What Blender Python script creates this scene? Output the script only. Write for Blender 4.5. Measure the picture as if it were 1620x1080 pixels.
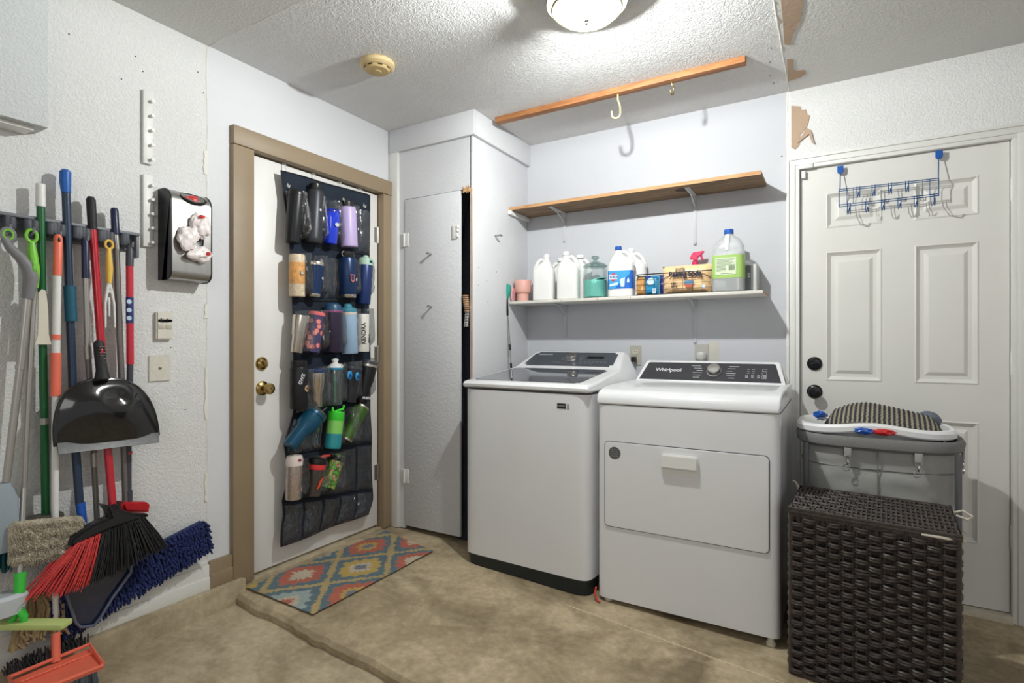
import bpy, bmesh, math, random
from mathutils import Vector, Matrix, noise
random.seed(7)
PI = math.pi
for o in list(bpy.data.objects):
    bpy.data.objects.remove(o)
C = bpy.context.scene.collection
SC = bpy.context.scene

# ------------------------------------------------------------------ camera, world, light, exposure
CAMZ = 1.16; FPX = 864.0; HY = 544.0
YAW = math.radians(30.45)
FW = Vector((-math.sin(YAW), math.cos(YAW), 0)); RT = Vector((math.cos(YAW), math.sin(YAW), 0))
cd = bpy.data.cameras.new('camera'); cam = bpy.data.objects.new('camera', cd); C.objects.link(cam)
cam.location = (0, 0, CAMZ); cam.rotation_euler = (PI/2, 0, YAW)
cd.sensor_width = 36; cd.lens = 36*FPX/1620; cd.shift_y = (HY-540)/1620; cd.clip_start = .02
SC.camera = cam
w = bpy.data.worlds.new('daylight'); SC.world = w; w.use_nodes = True
bg = w.node_tree.nodes['Background']; bg.inputs[0].default_value = (.985, .99, 1, 1); bg.inputs[1].default_value = .40
LAMP = Vector((-.76, 1.82, 2.335))
ld = bpy.data.lights.new('bulb_light', 'POINT'); ld.energy = 92; ld.shadow_soft_size = .022; ld.color = (1, .992, .975)
lo = bpy.data.objects.new('bulb_light', ld); C.objects.link(lo); lo.location = LAMP
# area fill light added to brighten the room, unseen well behind the camera
ad = bpy.data.lights.new('fill_light', 'AREA'); ad.shape = 'RECTANGLE'; ad.size = 1.6; ad.size_y = 1.2; ad.energy = 16; ad.color = (1, .99, .97)
ao = bpy.data.objects.new('fill_light', ad); C.objects.link(ao); ao.location = (.9, -1.6, 2.2)
ao.rotation_euler = (Vector((-.9, 2.3, .9))-Vector((.9, -1.6, 2.2))).to_track_quat('-Z', 'Y').to_euler()
vs = SC.view_settings; vs.view_transform = 'Standard'; vs.look = 'None'; vs.gamma = 1; vs.use_curve_mapping = False
vs.exposure = 0.08

LX = -2.3; BY = 3.09; CZ = 2.435            # left wall, back wall, ceiling

def ray(x, y):
    return FW + RT*((x-810)/FPX) + Vector((0, 0, -(y-HY)/FPX))
def lw(x, y, off=0.0):                       # the point seen at x,y on the plane `off` in front of the left wall
    d = ray(x, y); t = (LX+off)/d.x; return Vector((LX+off, d.y*t, CAMZ+d.z*t))
def bw(x, y, off=0.0):                       # the same for the back wall
    d = ray(x, y); t = (BY-off)/d.y; return Vector((d.x*t, BY-off, CAMZ+d.z*t))
def fz(X): return .021-.032*(X+.86)          # sloping slab
def fz2(X): return fz(X)-.045

# ------------------------------------------------------------------ materials
def lin(c):
    r = []
    for v in c:
        v = v/255.0
        r.append(v/12.92 if v <= .04045 else ((v+.055)/1.055)**2.4)
    return r
MC = {}
def mat(name, col, rough=.5, metal=0.0, bump=0.0, bscale=60, var=.05, vscale=6, coat=0.0, spec=.5, stretch=None, alpha=None, trans=0.0, emit=None):
    if name in MC: return MC[name]
    m = bpy.data.materials.new(name); m.use_nodes = True; nt = m.node_tree; N = nt.nodes; L = nt.links
    p = N['Principled BSDF']; p.inputs['Roughness'].default_value = rough; p.inputs['Metallic'].default_value = metal
    p.inputs['Coat Weight'].default_value = coat; p.inputs['Specular IOR Level'].default_value = spec
    p.inputs['Transmission Weight'].default_value = trans
    c = lin(col)
    tc = N.new('ShaderNodeTexCoord'); mp = N.new('ShaderNodeMapping'); L.new(tc.outputs['Object'], mp.inputs[0])
    if stretch: mp.inputs['Scale'].default_value = stretch
    n = N.new('ShaderNodeTexNoise'); n.inputs['Scale'].default_value = vscale; n.inputs['Detail'].default_value = 5
    L.new(mp.outputs[0], n.inputs['Vector'])
    r = N.new('ShaderNodeValToRGB'); r.color_ramp.elements[0].position = .3; r.color_ramp.elements[1].position = .7
    r.color_ramp.elements[0].color = [v*(1-var) for v in c]+[1]; r.color_ramp.elements[1].color = [min(1, v*(1+var)) for v in c]+[1]
    L.new(n.outputs['Fac'], r.inputs[0]); L.new(r.outputs[0], p.inputs['Base Color'])
    if bump:
        n2 = N.new('ShaderNodeTexNoise'); n2.inputs['Scale'].default_value = bscale; n2.inputs['Detail'].default_value = 3
        L.new(mp.outputs[0], n2.inputs['Vector'])
        b = N.new('ShaderNodeBump'); b.inputs['Strength'].default_value = bump; b.inputs['Distance'].default_value = .004
        L.new(n2.outputs['Fac'], b.inputs['Height']); L.new(b.outputs[0], p.inputs['Normal'])
    if alpha is not None: p.inputs['Alpha'].default_value = alpha
    if emit: p.inputs['Emission Color'].default_value = lin(emit[0])+[1]; p.inputs['Emission Strength'].default_value = emit[1]
    MC[name] = m
    return m
def clear(name, tint=(255, 255, 255), gloss=.12, rough=.08, haze=0.0, crease=0.0):
    if name in MC: return MC[name]
    m = bpy.data.materials.new(name); m.use_nodes = True; nt = m.node_tree; N = nt.nodes; L = nt.links
    N.remove(N['Principled BSDF']); out = N['Material Output']
    t = N.new('ShaderNodeBsdfTransparent'); t.inputs[0].default_value = lin(tint)+[1]
    g = N.new('ShaderNodeBsdfGlossy'); g.inputs['Roughness'].default_value = rough
    lwt = N.new('ShaderNodeLayerWeight'); lwt.inputs['Blend'].default_value = .35
    ma = N.new('ShaderNodeMath'); ma.operation = 'MULTIPLY_ADD'; ma.inputs[1].default_value = .5; ma.inputs[2].default_value = gloss*.5
    L.new(lwt.outputs['Fresnel'], ma.inputs[0])
    mx = N.new('ShaderNodeMixShader'); L.new(ma.outputs[0], mx.inputs[0]); L.new(t.outputs[0], mx.inputs[1]); L.new(g.outputs[0], mx.inputs[2])
    last = mx
    if haze:
        d = N.new('ShaderNodeBsdfDiffuse'); d.inputs[0].default_value = lin(tint)+[1]
        n = N.new('ShaderNodeTexNoise'); n.inputs['Scale'].default_value = 25; n.inputs['Detail'].default_value = 4
        mu = N.new('ShaderNodeMath'); mu.operation = 'MULTIPLY'; mu.inputs[1].default_value = haze*2; mu.inputs[0].default_value = .5
        if crease: L.new(n.outputs['Fac'], mu.inputs[0])
        m2 = N.new('ShaderNodeMixShader'); L.new(mu.outputs[0], m2.inputs[0]); L.new(mx.outputs[0], m2.inputs[1]); L.new(d.outputs[0], m2.inputs[2]); last = m2
    if crease:
        tc = N.new('ShaderNodeTexCoord'); mp = N.new('ShaderNodeMapping'); mp.inputs['Rotation'].default_value = (.5, 0, 0); mp.inputs['Scale'].default_value = (1, 3.2, 1); L.new(tc.outputs['Object'], mp.inputs[0])
        n3 = N.new('ShaderNodeTexNoise'); n3.inputs['Scale'].default_value = 16; n3.inputs['Detail'].default_value = 3; n3.inputs['Distortion'].default_value = 1.2; L.new(mp.outputs[0], n3.inputs['Vector'])
        r3 = N.new('ShaderNodeValToRGB'); r3.color_ramp.elements[0].position = .46; r3.color_ramp.elements[1].position = .54; r3.color_ramp.elements[0].color = (0, 0, 0, 1); L.new(n3.outputs['Fac'], r3.inputs[0])
        b3 = N.new('ShaderNodeBump'); b3.inputs['Strength'].default_value = crease; b3.inputs['Distance'].default_value = .006; L.new(r3.outputs[0], b3.inputs['Height']); L.new(b3.outputs[0], g.inputs['Normal'])
    L.new(last.outputs[0], out.inputs[0])
    MC[name] = m
    return m
def attr_mat(name, rough=.9, bump=.3, bscale=300, metal=0, coat=0):
    if name in MC: return MC[name]
    m = bpy.data.materials.new(name); m.use_nodes = True; N = m.node_tree.nodes; L = m.node_tree.links
    p = N['Principled BSDF']; p.inputs['Roughness'].default_value = rough; p.inputs['Metallic'].default_value = metal; p.inputs['Coat Weight'].default_value = coat
    a = N.new('ShaderNodeAttribute'); a.attribute_name = 'Col'; L.new(a.outputs['Color'], p.inputs['Base Color'])
    n = N.new('ShaderNodeTexNoise'); n.inputs['Scale'].default_value = bscale
    tc = N.new('ShaderNodeTexCoord'); L.new(tc.outputs['Object'], n.inputs['Vector'])
    b = N.new('ShaderNodeBump'); b.inputs['Strength'].default_value = bump; b.inputs['Distance'].default_value = .003
    L.new(n.outputs['Fac'], b.inputs['Height']); L.new(b.outputs[0], p.inputs['Normal'])
    MC[name] = m
    return m
def textured_paint(name, col, scale=90, strength=.5, dist=.006, rough=.75, detail=2.0, distort=.6):
    m = bpy.data.materials.new(name); m.use_nodes = True; N = m.node_tree.nodes; L = m.node_tree.links
    p = N['Principled BSDF']; p.inputs['Roughness'].default_value = rough; p.inputs['Specular IOR Level'].default_value = .3
    tc = N.new('ShaderNodeTexCoord')
    n = N.new('ShaderNodeTexNoise'); n.inputs['Scale'].default_value = scale; n.inputs['Detail'].default_value = detail; n.inputs['Distortion'].default_value = distort
    L.new(tc.outputs['Object'], n.inputs['Vector'])
    r = N.new('ShaderNodeValToRGB'); r.color_ramp.elements[0].position = .42; r.color_ramp.elements[1].position = .62
    L.new(n.outputs['Fac'], r.inputs[0])
    b = N.new('ShaderNodeBump'); b.inputs['Strength'].default_value = strength; b.inputs['Distance'].default_value = dist
    L.new(r.outputs[0], b.inputs['Height']); L.new(b.outputs[0], p.inputs['Normal'])
    n2 = N.new('ShaderNodeTexNoise'); n2.inputs['Scale'].default_value = 1.7; n2.inputs['Detail'].default_value = 6; L.new(tc.outputs['Object'], n2.inputs['Vector'])
    c = lin(col); r2 = N.new('ShaderNodeValToRGB'); r2.color_ramp.elements[0].position = .35; r2.color_ramp.elements[1].position = .65
    r2.color_ramp.elements[0].color = [v*.955 for v in c]+[1]; r2.color_ramp.elements[1].color = c+[1]
    L.new(n2.outputs['Fac'], r2.inputs[0]); L.new(r2.outputs[0], p.inputs['Base Color'])
    return m
def concrete(name, a, b_, dark, seed=0.0):
    m = bpy.data.materials.new(name); m.use_nodes = True; N = m.node_tree.nodes; L = m.node_tree.links
    p = N['Principled BSDF']; p.inputs['Roughness'].default_value = .72; p.inputs['Specular IOR Level'].default_value = .35
    tc = N.new('ShaderNodeTexCoord'); mp = N.new('ShaderNodeMapping'); mp.inputs['Location'].default_value = (seed, seed*.7, 0); L.new(tc.outputs['Object'], mp.inputs[0])
    def nz(s, d, dist=0.0):
        n = N.new('ShaderNodeTexNoise'); n.inputs['Scale'].default_value = s; n.inputs['Detail'].default_value = d; n.inputs['Distortion'].default_value = dist
        n.inputs['Roughness'].default_value = .62
        L.new(mp.outputs[0], n.inputs['Vector']); return n
    def ramp(n, p0, p1, c0, c1):
        r = N.new('ShaderNodeValToRGB'); r.color_ramp.elements[0].position = p0; r.color_ramp.elements[1].position = p1
        r.color_ramp.elements[0].color = c0; r.color_ramp.elements[1].color = c1; L.new(n.outputs['Fac'], r.inputs[0]); return r
    base = ramp(nz(3.0, 8, .8), .36, .62, lin(a)+[1], lin(b_)+[1])
    st = ramp(nz(1.6, 6, 1.2), .5, .68, (0, 0, 0, 1), (1, 1, 1, 1))
    mx = N.new('ShaderNodeMixRGB'); mu = N.new('ShaderNodeMath'); mu.operation = 'MULTIPLY'; mu.inputs[1].default_value = .75
    L.new(st.outputs[0], mu.inputs[0]); L.new(mu.outputs[0], mx.inputs[0]); L.new(base.outputs[0], mx.inputs[1]); mx.inputs[2].default_value = lin(dark)+[1]
    fine = ramp(nz(34, 5), .35, .7, (.8, .8, .79, 1), (1.08, 1.08, 1.08, 1))
    m3 = N.new('ShaderNodeMixRGB'); m3.blend_type = 'MULTIPLY'; m3.inputs[0].default_value = 1
    L.new(mx.outputs[0], m3.inputs[1]); L.new(fine.outputs[0], m3.inputs[2])
    # scattered grit and scuffs
    sp = ramp(nz(11, 9, 2.5), .70, .76, (0, 0, 0, 1), (1, 1, 1, 1))
    m4 = N.new('ShaderNodeMixRGB'); m4.inputs[2].default_value = lin((92, 78, 58))+[1]
    L.new(sp.outputs[0], m4.inputs[0]); L.new(m3.outputs[0], m4.inputs[1])
    L.new(m4.outputs[0], p.inputs['Base Color'])
    n = nz(20, 9, .4); b = N.new('ShaderNodeBump'); b.inputs['Strength'].default_value = .45; b.inputs['Distance'].default_value = .006
    L.new(n.outputs['Fac'], b.inputs['Height']); L.new(b.outputs[0], p.inputs['Normal'])
    return m
def wood(name, a, b_, rough=.6, axis='X', scale=9):
    m = bpy.data.materials.new(name); m.use_nodes = True; N = m.node_tree.nodes; L = m.node_tree.links
    p = N['Principled BSDF']; p.inputs['Roughness'].default_value = rough
    tc = N.new('ShaderNodeTexCoord'); mp = N.new('ShaderNodeMapping'); s = {'X': (.12, 1, 1), 'Y': (1, .12, 1), 'Z': (1, 1, .12)}[axis]
    mp.inputs['Scale'].default_value = s; L.new(tc.outputs['Object'], mp.inputs[0])
    n = N.new('ShaderNodeTexNoise'); n.inputs['Scale'].default_value = scale*4; n.inputs['Detail'].default_value = 6; n.inputs['Distortion'].default_value = 1.5
    L.new(mp.outputs[0], n.inputs['Vector'])
    r = N.new('ShaderNodeValToRGB'); r.color_ramp.elements[0].position = .35; r.color_ramp.elements[1].position = .65
    r.color_ramp.elements[0].color = lin(a)+[1]; r.color_ramp.elements[1].color = lin(b_)+[1]
    L.new(n.outputs['Fac'], r.inputs[0]); L.new(r.outputs[0], p.inputs['Base Color'])
    b = N.new('ShaderNodeBump'); b.inputs['Strength'].default_value = .3; b.inputs['Distance'].default_value = .002
    L.new(n.outputs['Fac'], b.inputs['Height']); L.new(b.outputs[0], p.inputs['Normal'])
    return m

# ------------------------------------------------------------------ mesh helpers
def BM(): return bmesh.new()
def _xf(vs, M):
    if M is not None:
        for v in vs: v.co = M @ v.co
def box(bm, x0, x1, y0, y1, z0, z1, bev=0.0, seg=2, M=None):
    r = bmesh.ops.create_cube(bm, size=1); V = r['verts']
    for v in V: v.co = Vector(((x0+x1)/2+v.co.x*(x1-x0), (y0+y1)/2+v.co.y*(y1-y0), (z0+z1)/2+v.co.z*(z1-z0)))
    if bev:
        E = list({e for v in V for e in v.link_edges})
        rr = bmesh.ops.bevel(bm, geom=E, offset=bev, segments=seg, affect='EDGES', profile=.5)
        V = list({v for f in rr['faces'] for v in f.verts} | {v for v in V if v.is_valid})
    _xf(V, M); return V
def tube(bm, pts, r, n=10, closed=False, flat=1.0):
    pts = [Vector(p) for p in pts]; k = len(pts); rs = r if isinstance(r, (list, tuple)) else [r]*k
    rings = []; up = None
    for i, p in enumerate(pts):
        a = pts[(i-1) % k] if (i or closed) else p; b = pts[(i+1) % k] if (i < k-1 or closed) else p
        d = (b-a).normalized()
        if up is None:
            up = d.cross(Vector((0, 0, 1)))
            if up.length < .1: up = d.cross(Vector((0, 1, 0)))
            up.normalize()
        else:
            up = (up-d*up.dot(d)).normalized()
        s = d.cross(up)
        rings.append([bm.verts.new(p+(up*math.cos(2*PI*j/n)+s*flat*math.sin(2*PI*j/n))*rs[i]) for j in range(n)])
    for i in range(k if closed else k-1):
        A = rings[i]; B = rings[(i+1) % k]
        for j in range(n): bm.faces.new((A[j], A[(j+1) % n], B[(j+1) % n], B[j]))
    if not closed:
        bm.faces.new(rings[0][::-1]); bm.faces.new(rings[-1])
def lathe(bm, prof, n=28, M=None, capb=True, capt=True):
    rings = []
    for r, z in prof:
        V = [bm.verts.new(Vector((r*math.cos(2*PI*j/n), r*math.sin(2*PI*j/n), z))) for j in range(n)]
        _xf(V, M); rings.append(V)
    for A, B in zip(rings, rings[1:]):
        for j in range(n): bm.faces.new((A[j], A[(j+1) % n], B[(j+1) % n], B[j]))
    if capb: bm.faces.new(rings[0][::-1])
    if capt: bm.faces.new(rings[-1])
def loft(bm, secs, n=32, M=None, capb=True, capt=True):
    """secs: (z, rx, ry, exponent[, cx, cy]) superellipse sections"""
    rings = []
    for s in secs:
        z, rx, ry, e = s[:4]; cx, cy = (s[4], s[5]) if len(s) > 4 else (0, 0)
        V = []
        for j in range(n):
            a = 2*PI*j/n; c, q = math.cos(a), math.sin(a)
            V.append(bm.verts.new(Vector((cx+rx*math.copysign(abs(c)**(2/e), c), cy+ry*math.copysign(abs(q)**(2/e), q), z))))
        _xf(V, M); rings.append(V)
    for A, B in zip(rings, rings[1:]):
        for j in range(n): bm.faces.new((A[j], A[(j+1) % n], B[(j+1) % n], B[j]))
    if capb: bm.faces.new(rings[0][::-1])
    if capt: bm.faces.new(rings[-1])
def prism(bm, poly, z0, z1, M=None, bev=0.0):
    A = [bm.verts.new(Vector((x, y, z0))) for x, y in poly]; B = [bm.verts.new(Vector((x, y, z1))) for x, y in poly]
    n = len(poly); F = [bm.faces.new(A[::-1]), bm.faces.new(B)]
    for j in range(n): F.append(bm.faces.new((A[j], A[(j+1) % n], B[(j+1) % n], B[j])))
    bmesh.ops.recalc_face_normals(bm, faces=F)
    V = A+B
    if bev:
        E = [e for f in F[:2] for e in f.edges]
        rr = bmesh.ops.bevel(bm, geom=E, offset=bev, segments=2, affect='EDGES')
        V = list({v for f in rr['faces'] for v in f.verts} | {v for v in V if v.is_valid})
    _xf(V, M)
def grid(bm, fn, nu, nv, thick=0.0):
    """fn(s,t) -> (Vector, normal or None)"""
    G = [[bm.verts.new(fn(i/nu, j/nv)) for j in range(nv+1)] for i in range(nu+1)]
    F = [bm.faces.new((G[i][j], G[i+1][j], G[i+1][j+1], G[i][j+1])) for i in range(nu) for j in range(nv)]
    if thick: bmesh.ops.solidify(bm, geom=F, thickness=thick)
    return G
def ball(bm, c, r, sub=2, M=None, sc=(1, 1, 1), nz=0.0, ns=20):
    rr = bmesh.ops.create_icosphere(bm, subdivisions=sub, radius=1)
    for v in rr['verts']:
        k = 1+(nz*noise.noise(Vector(c)*7+v.co*ns*.1) if nz else 0)
        v.co = Vector((c[0]+v.co.x*r*sc[0]*k, c[1]+v.co.y*r*sc[1]*k, c[2]+v.co.z*r*sc[2]*k))
    _xf(rr['verts'], M)
def text_into(bm, s, size, M, depth=.0006, sx=1.0, bold=0.0):
    cu = bpy.data.curves.new('t', 'FONT'); cu.body = s; cu.size = size; cu.align_x = 'CENTER'; cu.align_y = 'CENTER'; cu.extrude = depth; cu.offset = bold
    o = bpy.data.objects.new('t', cu); C.objects.link(o); bpy.context.view_layer.update()
    me = o.evaluated_get(bpy.context.evaluated_depsgraph_get()).to_mesh()
    k0 = len(bm.verts); vs_ = [bm.verts.new(M @ Vector((v.co.x*sx, v.co.y, v.co.z))) for v in me.vertices]
    for p in me.polygons:
        try: bm.faces.new([vs_[i] for i in p.vertices])
        except ValueError: pass
    bpy.data.objects.remove(o); bpy.data.curves.remove(cu)
MF = lambda x, y, z: Matrix(((1, 0, 0, x), (0, 0, -1, y), (0, 1, 0, z), (0, 0, 0, 1)))      # plate facing -Y
ML = lambda x, y, z: Matrix(((0, 0, 1, x), (1, 0, 0, y), (0, 1, 0, z), (0, 0, 0, 1)))       # plate facing +X

WM = {}
def finish(bm, name, m, ang=38):
    bmesh.ops.remove_doubles(bm, verts=bm.verts, dist=1e-6) if len(bm.verts) < 4000 else None
    bmesh.ops.recalc_face_normals(bm, faces=bm.faces)
    me = bpy.data.meshes.new(name); bm.to_mesh(me); bm.free()
    me.polygons.foreach_set('use_smooth', [True]*len(me.polygons)); me.set_sharp_from_angle(angle=math.radians(ang))
    if m: me.materials.append(m)
    return me
def part(name, bm, m, parent, label=None, local=False, ang=38):
    """a mesh under its thing; the bmesh is in world coordinates unless local"""
    if not local: bm.transform(WM[parent].inverted())
    o = bpy.data.objects.new(name, finish(bm, name, m, ang)); C.objects.link(o); o.parent = parent; WM[o] = WM[parent]
    if label: o['label'] = label
    return o
def tags(o, label, cat, group=None, kind=None):
    if label: o['label'] = label
    if cat: o['category'] = cat
    if group: o['group'] = group
    if kind: o['kind'] = kind
def thing(name, label, cat, loc=(0, 0, 0), rot=(0, 0, 0), group=None, M=None):
    o = bpy.data.objects.new(name, None); C.objects.link(o); o.empty_display_size = .05
    if M is None:
        from mathutils import Euler
        M = Matrix.Translation(Vector(loc)) @ Euler(rot).to_matrix().to_4x4()
    o.matrix_world = M; WM[o] = M.copy(); tags(o, label, cat, group)
    return o
def solo(name, bm, m, label, cat, group=None, kind=None, ang=38):
    """a thing that is one mesh: origin at the middle of its base"""
    co = [v.co for v in bm.verts]
    c = Vector(((min(v.x for v in co)+max(v.x for v in co))/2, (min(v.y for v in co)+max(v.y for v in co))/2, min(v.z for v in co)))
    bm.transform(Matrix.Translation(-c)); o = bpy.data.objects.new(name, finish(bm, name, m, ang)); C.objects.link(o); o.location = c
    WM[o] = Matrix.Translation(c); tags(o, label, cat, group, kind); return o
def struct(name, bm, m, parent=None, label=None, ang=38):
    if parent: return part(name, bm, m, parent, label)
    o = bpy.data.objects.new(name, finish(bm, name, m, ang)); C.objects.link(o); o['kind'] = 'structure'; WM[o] = Matrix()
    if label: o['label'] = label
    return o
def colour(o, fn):
    me = o.data; a = me.color_attributes.new('Col', 'FLOAT_COLOR', 'POINT')
    for i, v in enumerate(me.vertices): a.data[i].color = list(fn(v.co))+[1]

# palette
white = mat('white_enamel', (226, 227, 229), .22, coat=.3, var=.01)
whitep = mat('white_plastic', (228, 228, 225), .4, var=.02)
blackp = mat('black_plastic', (22, 22, 24), .32, var=.1)
blackr = mat('black_rubber', (30, 30, 32), .6, bump=.3, bscale=200)
steel = mat('brushed_steel', (176, 174, 171), .34, 1.0, var=.06, vscale=40, stretch=(1, 1, .1))
chrome = mat('chrome', (215, 215, 215), .12, 1.0)
navy = mat('navy_plastic', (28, 38, 70), .38)
brass = mat('brass', (176, 150, 96), .22, 1.0)
greyp = mat('grey_plastic', (120, 122, 128), .45)
vinyl = clear('clear_vinyl', (253, 254, 255), .16, .10, haze=.016, crease=.8)
glass = clear('clear_glass', (250, 254, 254), .05, .03)
# ------------------------------------------------------------------ the setting
M_LT = textured_paint('textured_white_paint', (226, 226, 225), 125, .42, .0045)
M_SMB = textured_paint('smooth_cool_paint', (197, 199, 204), 30, .08, .003, .6)
M_SM = textured_paint('smooth_white_paint', (220, 221, 224), 30, .08, .003, .6)
M_CL = textured_paint('stippled_ceiling_paint', (226, 226, 226), 72, .55, .007, .8, 2.5, 1.4)
M_CS = textured_paint('flat_ceiling_paint', (214, 214, 212), 90, .3, .004, .8)
M_F = concrete('sealed_concrete', (152, 136, 109), (194, 177, 147), (106, 89, 63))
M_F2 = concrete('rough_concrete', (172, 157, 130), (198, 183, 156), (142, 126, 99), 3.3)
M_PANEL = textured_paint('painted_plywood', (212, 213, 216), 60, .22, .002, .55)
taupe = mat('taupe_trim_paint', (146, 128, 103), .5, bump=.25, bscale=25, var=.05)
trimw = mat('white_trim_paint', (224, 224, 220), .42, bump=.1, bscale=30, var=.02)
kraft = mat('torn_kraft_paper', (176, 152, 130), .95, bump=.4, bscale=40, var=.06)
plaster = mat('patched_plaster', (226, 224, 218), .9, bump=.8, bscale=45, var=.03)

def slab_fn(x0, x1, y0, y1, f, amp):
    def fn(s, t):
        X = x0+(x1-x0)*s; Y = y0+(y1-y0)*t
        return Vector((X, Y, f(X)+amp*noise.noise(Vector((X*2.2, Y*2.2, 3)))))
    return fn
SY = 1.46
bm = BM(); G = grid(bm, slab_fn(-2.36, 2.6, SY, 3.2, fz, .002), 100, 40)
# ragged front lip of the raised slab, dropping to the lower slab
prev = None
for i in range(len(G)):
    v = G[i][0]; j = .014*noise.noise(Vector((v.co.x*6, 0, 9)))+.008*noise.noise(Vector((v.co.x*22, 0, 9)))
    v.co.y += j-.045*(v.co.x+2.2); v.co.z -= .004
    a = bm.verts.new((v.co.x, v.co.y-.012-.008*abs(noise.noise(Vector((v.co.x*30, 2, 9)))), v.co.z-.016)); b = bm.verts.new((v.co.x, v.co.y-.010, v.co.z-.075))
    if prev: bm.faces.new((prev[0], v, a, prev[1])); bm.faces.new((prev[1], a, b, prev[2]))
    prev = (v, a, b)
struct('floor', bm, M_F)
bm = BM(); grid(bm, slab_fn(-2.36, 2.6, -2.4, SY+.10, fz2, .002), 100, 60); struct('floor.001', bm, M_F2)
bm = BM(); pts = []
for i in range(60):
    s = i/59; X = -1.0+1.02*s; Y = 2.17-.10*s+.006*noise.noise(Vector((s*9, 1, 1))); pts.append((X, Y, fz(X)-.0015))
tube(bm, pts, [.0028+.0012*noise.noise(Vector((i*.7, 3, 3))) for i in range(60)], 6)
part('floor_seam', bm, mat('pale_cement_line', (208, 192, 164), .9, var=.1), [o for o in C.objects if o.name == 'floor'][0])
# left wall
DY0, DY1, DZ = 1.554, 2.387, 2.045
bm = BM(); box(bm, LX-.12, LX, -2.4, 1.35, .11, CZ+.05); struct('wall_left', bm, M_LT)
bm = BM(); box(bm, LX-.12, LX-.004, 1.35, DY0-.004, .06, CZ+.05); box(bm, LX-.12, LX-.004, DY0-.004, DY1+.004, DZ+.004, CZ+.05); box(bm, LX-.12, LX-.004, DY1+.004, 3.2, .0, CZ+.05)
struct('wall_left.001', bm, M_SM)
# ragged caulk seam where the two wall surfaces meet
bm = BM(); pts = []; rs = []
for i in range(90):
    z = .24+(CZ-.24)*i/89; q = noise.noise(Vector((z*5, 1, 1))); q2 = noise.noise(Vector((z*23, 5, 1)))
    pts.append((LX-.001, 1.348+.006*q, z)); rs.append(.003+.005*max(0, q2+.1))
tube(bm, pts, rs, 6)
for z, h, wd in ((1.93, .10, .018), (1.62, .13, .02), (1.30, .06, .012), (.95, .22, .012), (.55, .12, .01)):
    ps = [(1.345-wd*(.5+abs(noise.noise(Vector((k*1.3, z, 0))))), z-h/2+h*k/7) for k in range(8)]
    prism(bm, [(1.35, z-h/2)]+ps+[(1.35, z+h/2)], 0, .004, ML(LX, 0, 0))
struct('trim_1', bm, plaster)
bm = BM(); box(bm, LX-.1, LX+.045, -2.4, 1.50, -.1, .118, .008); struct('trim_2', bm, M_F2)     # concrete curb
bm = BM(); box(bm, LX-.01, LX+.012, -2.4, 1.352, .118, .222, .002); box(bm, LX-.01, LX+.018, -2.4, 1.352, .118, .17, .002); box(bm, LX-.01, LX+.008, -2.4, 1.35, .222, .238, .002)
struct('baseboard_left', bm, trimw)
bm = BM(); box(bm, LX-.01, LX+.014, 1.352, 1.453, .118, .232, .002); box(bm, LX-.01, LX+.02, 1.352, 1.453, .118, .18, .002); struct('baseboard_left.001', bm, taupe)
# door casing (taupe)
bm = BM()
box(bm, LX-.03, LX+.022, 1.453, DY0, .085, 2.045, .003); box(bm, LX-.03, LX+.024, 1.453, 2.468, 2.047, 2.13, .003)
box(bm, LX-.03, LX+.022, DY1, 2.468, .075, 2.045, .003)
box(bm, LX-.10, LX-.028, DY0-.02, DY0-.001, .06, DZ); box(bm, LX-.10, LX-.028, DY1+.001, DY1+.02, .06, DZ); box(bm, LX-.10, LX-.028, DY0, DY1, DZ, DZ+.02)
struct('trim_3', bm, taupe)
bm = BM(); box(bm, LX-.1, LX+.012, 1.46, DY0-.002, .0, .084, .004); box(bm, LX-.1, LX+.01, DY1+.002, 2.46, .0, .074, .004); box(bm, LX-.12, LX+.0, DY0-.02, DY1+.02, .0, .078, .004)
struct('trim_4', bm, M_F2)
# back wall
bm = BM(); box(bm, -2.4, -.2, BY, BY+.12, -.06, CZ+.05); struct('wall_back', bm, M_SMB)
bm = BM(); box(bm, -.2, -.146, BY-.004, BY+.12, -.06, CZ+.05); box(bm, -.146, .658, BY-.004, BY+.12, 2.036, CZ+.05); box(bm, .658, 2.6, BY-.004, BY+.12, -.1, CZ+.05)
wb = struct('wall_back.001', bm, M_LT)
bm = BM(); pts = []; rs = []
for i in range(80):
    z = .95+(CZ-.95)*i/79; q2 = noise.noise(Vector((z*21, 8, 1)))
    pts.append((-.2+.004*noise.noise(Vector((z*6, 2, 2))), BY-.003, z)); rs.append(.003+.005*max(0, q2+.15))
tube(bm, pts, rs, 6); struct('trim_5', bm, plaster)
# ceiling
bm = BM(); box(bm, -2.42, -.19, 1.352, 3.2, CZ, CZ+.08); ce = struct('ceiling', bm, M_CL)
bm = BM(); box(bm, -2.42, 2.6, -1.2, 1.35, CZ-.004, CZ+.08); struct('ceiling.001', bm, M_CS)
bm = BM(); box(bm, -.19, 2.6, 1.352, 3.2, CZ-.003, CZ+.08); ce2 = struct('ceiling.002', bm, M_CS)
bm = BM(); pts = []; rs = []
for i in range(110):
    X = LX+(LX*-1-.19)*i/109; q2 = noise.noise(Vector((X*17, 8, 1)))
    pts.append((X, 1.352+.006*noise.noise(Vector((X*9, 2, 2))), CZ-.002)); rs.append(.002+.008*max(0, q2+.05))
tube(bm, pts, rs, 6)
pts = []; rs = []
for i in range(80):
    Y = 1.352+(BY-1.352)*i/79; q2 = noise.noise(Vector((Y*17, 8, 4)))
    pts.append((-.19+.004*noise.noise(Vector((Y*9, 2, 2))), Y, CZ-.002)); rs.append(.002+.005*max(0, q2+.05))
tube(bm, pts, rs, 6); struct('trim_6', bm, plaster)
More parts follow.
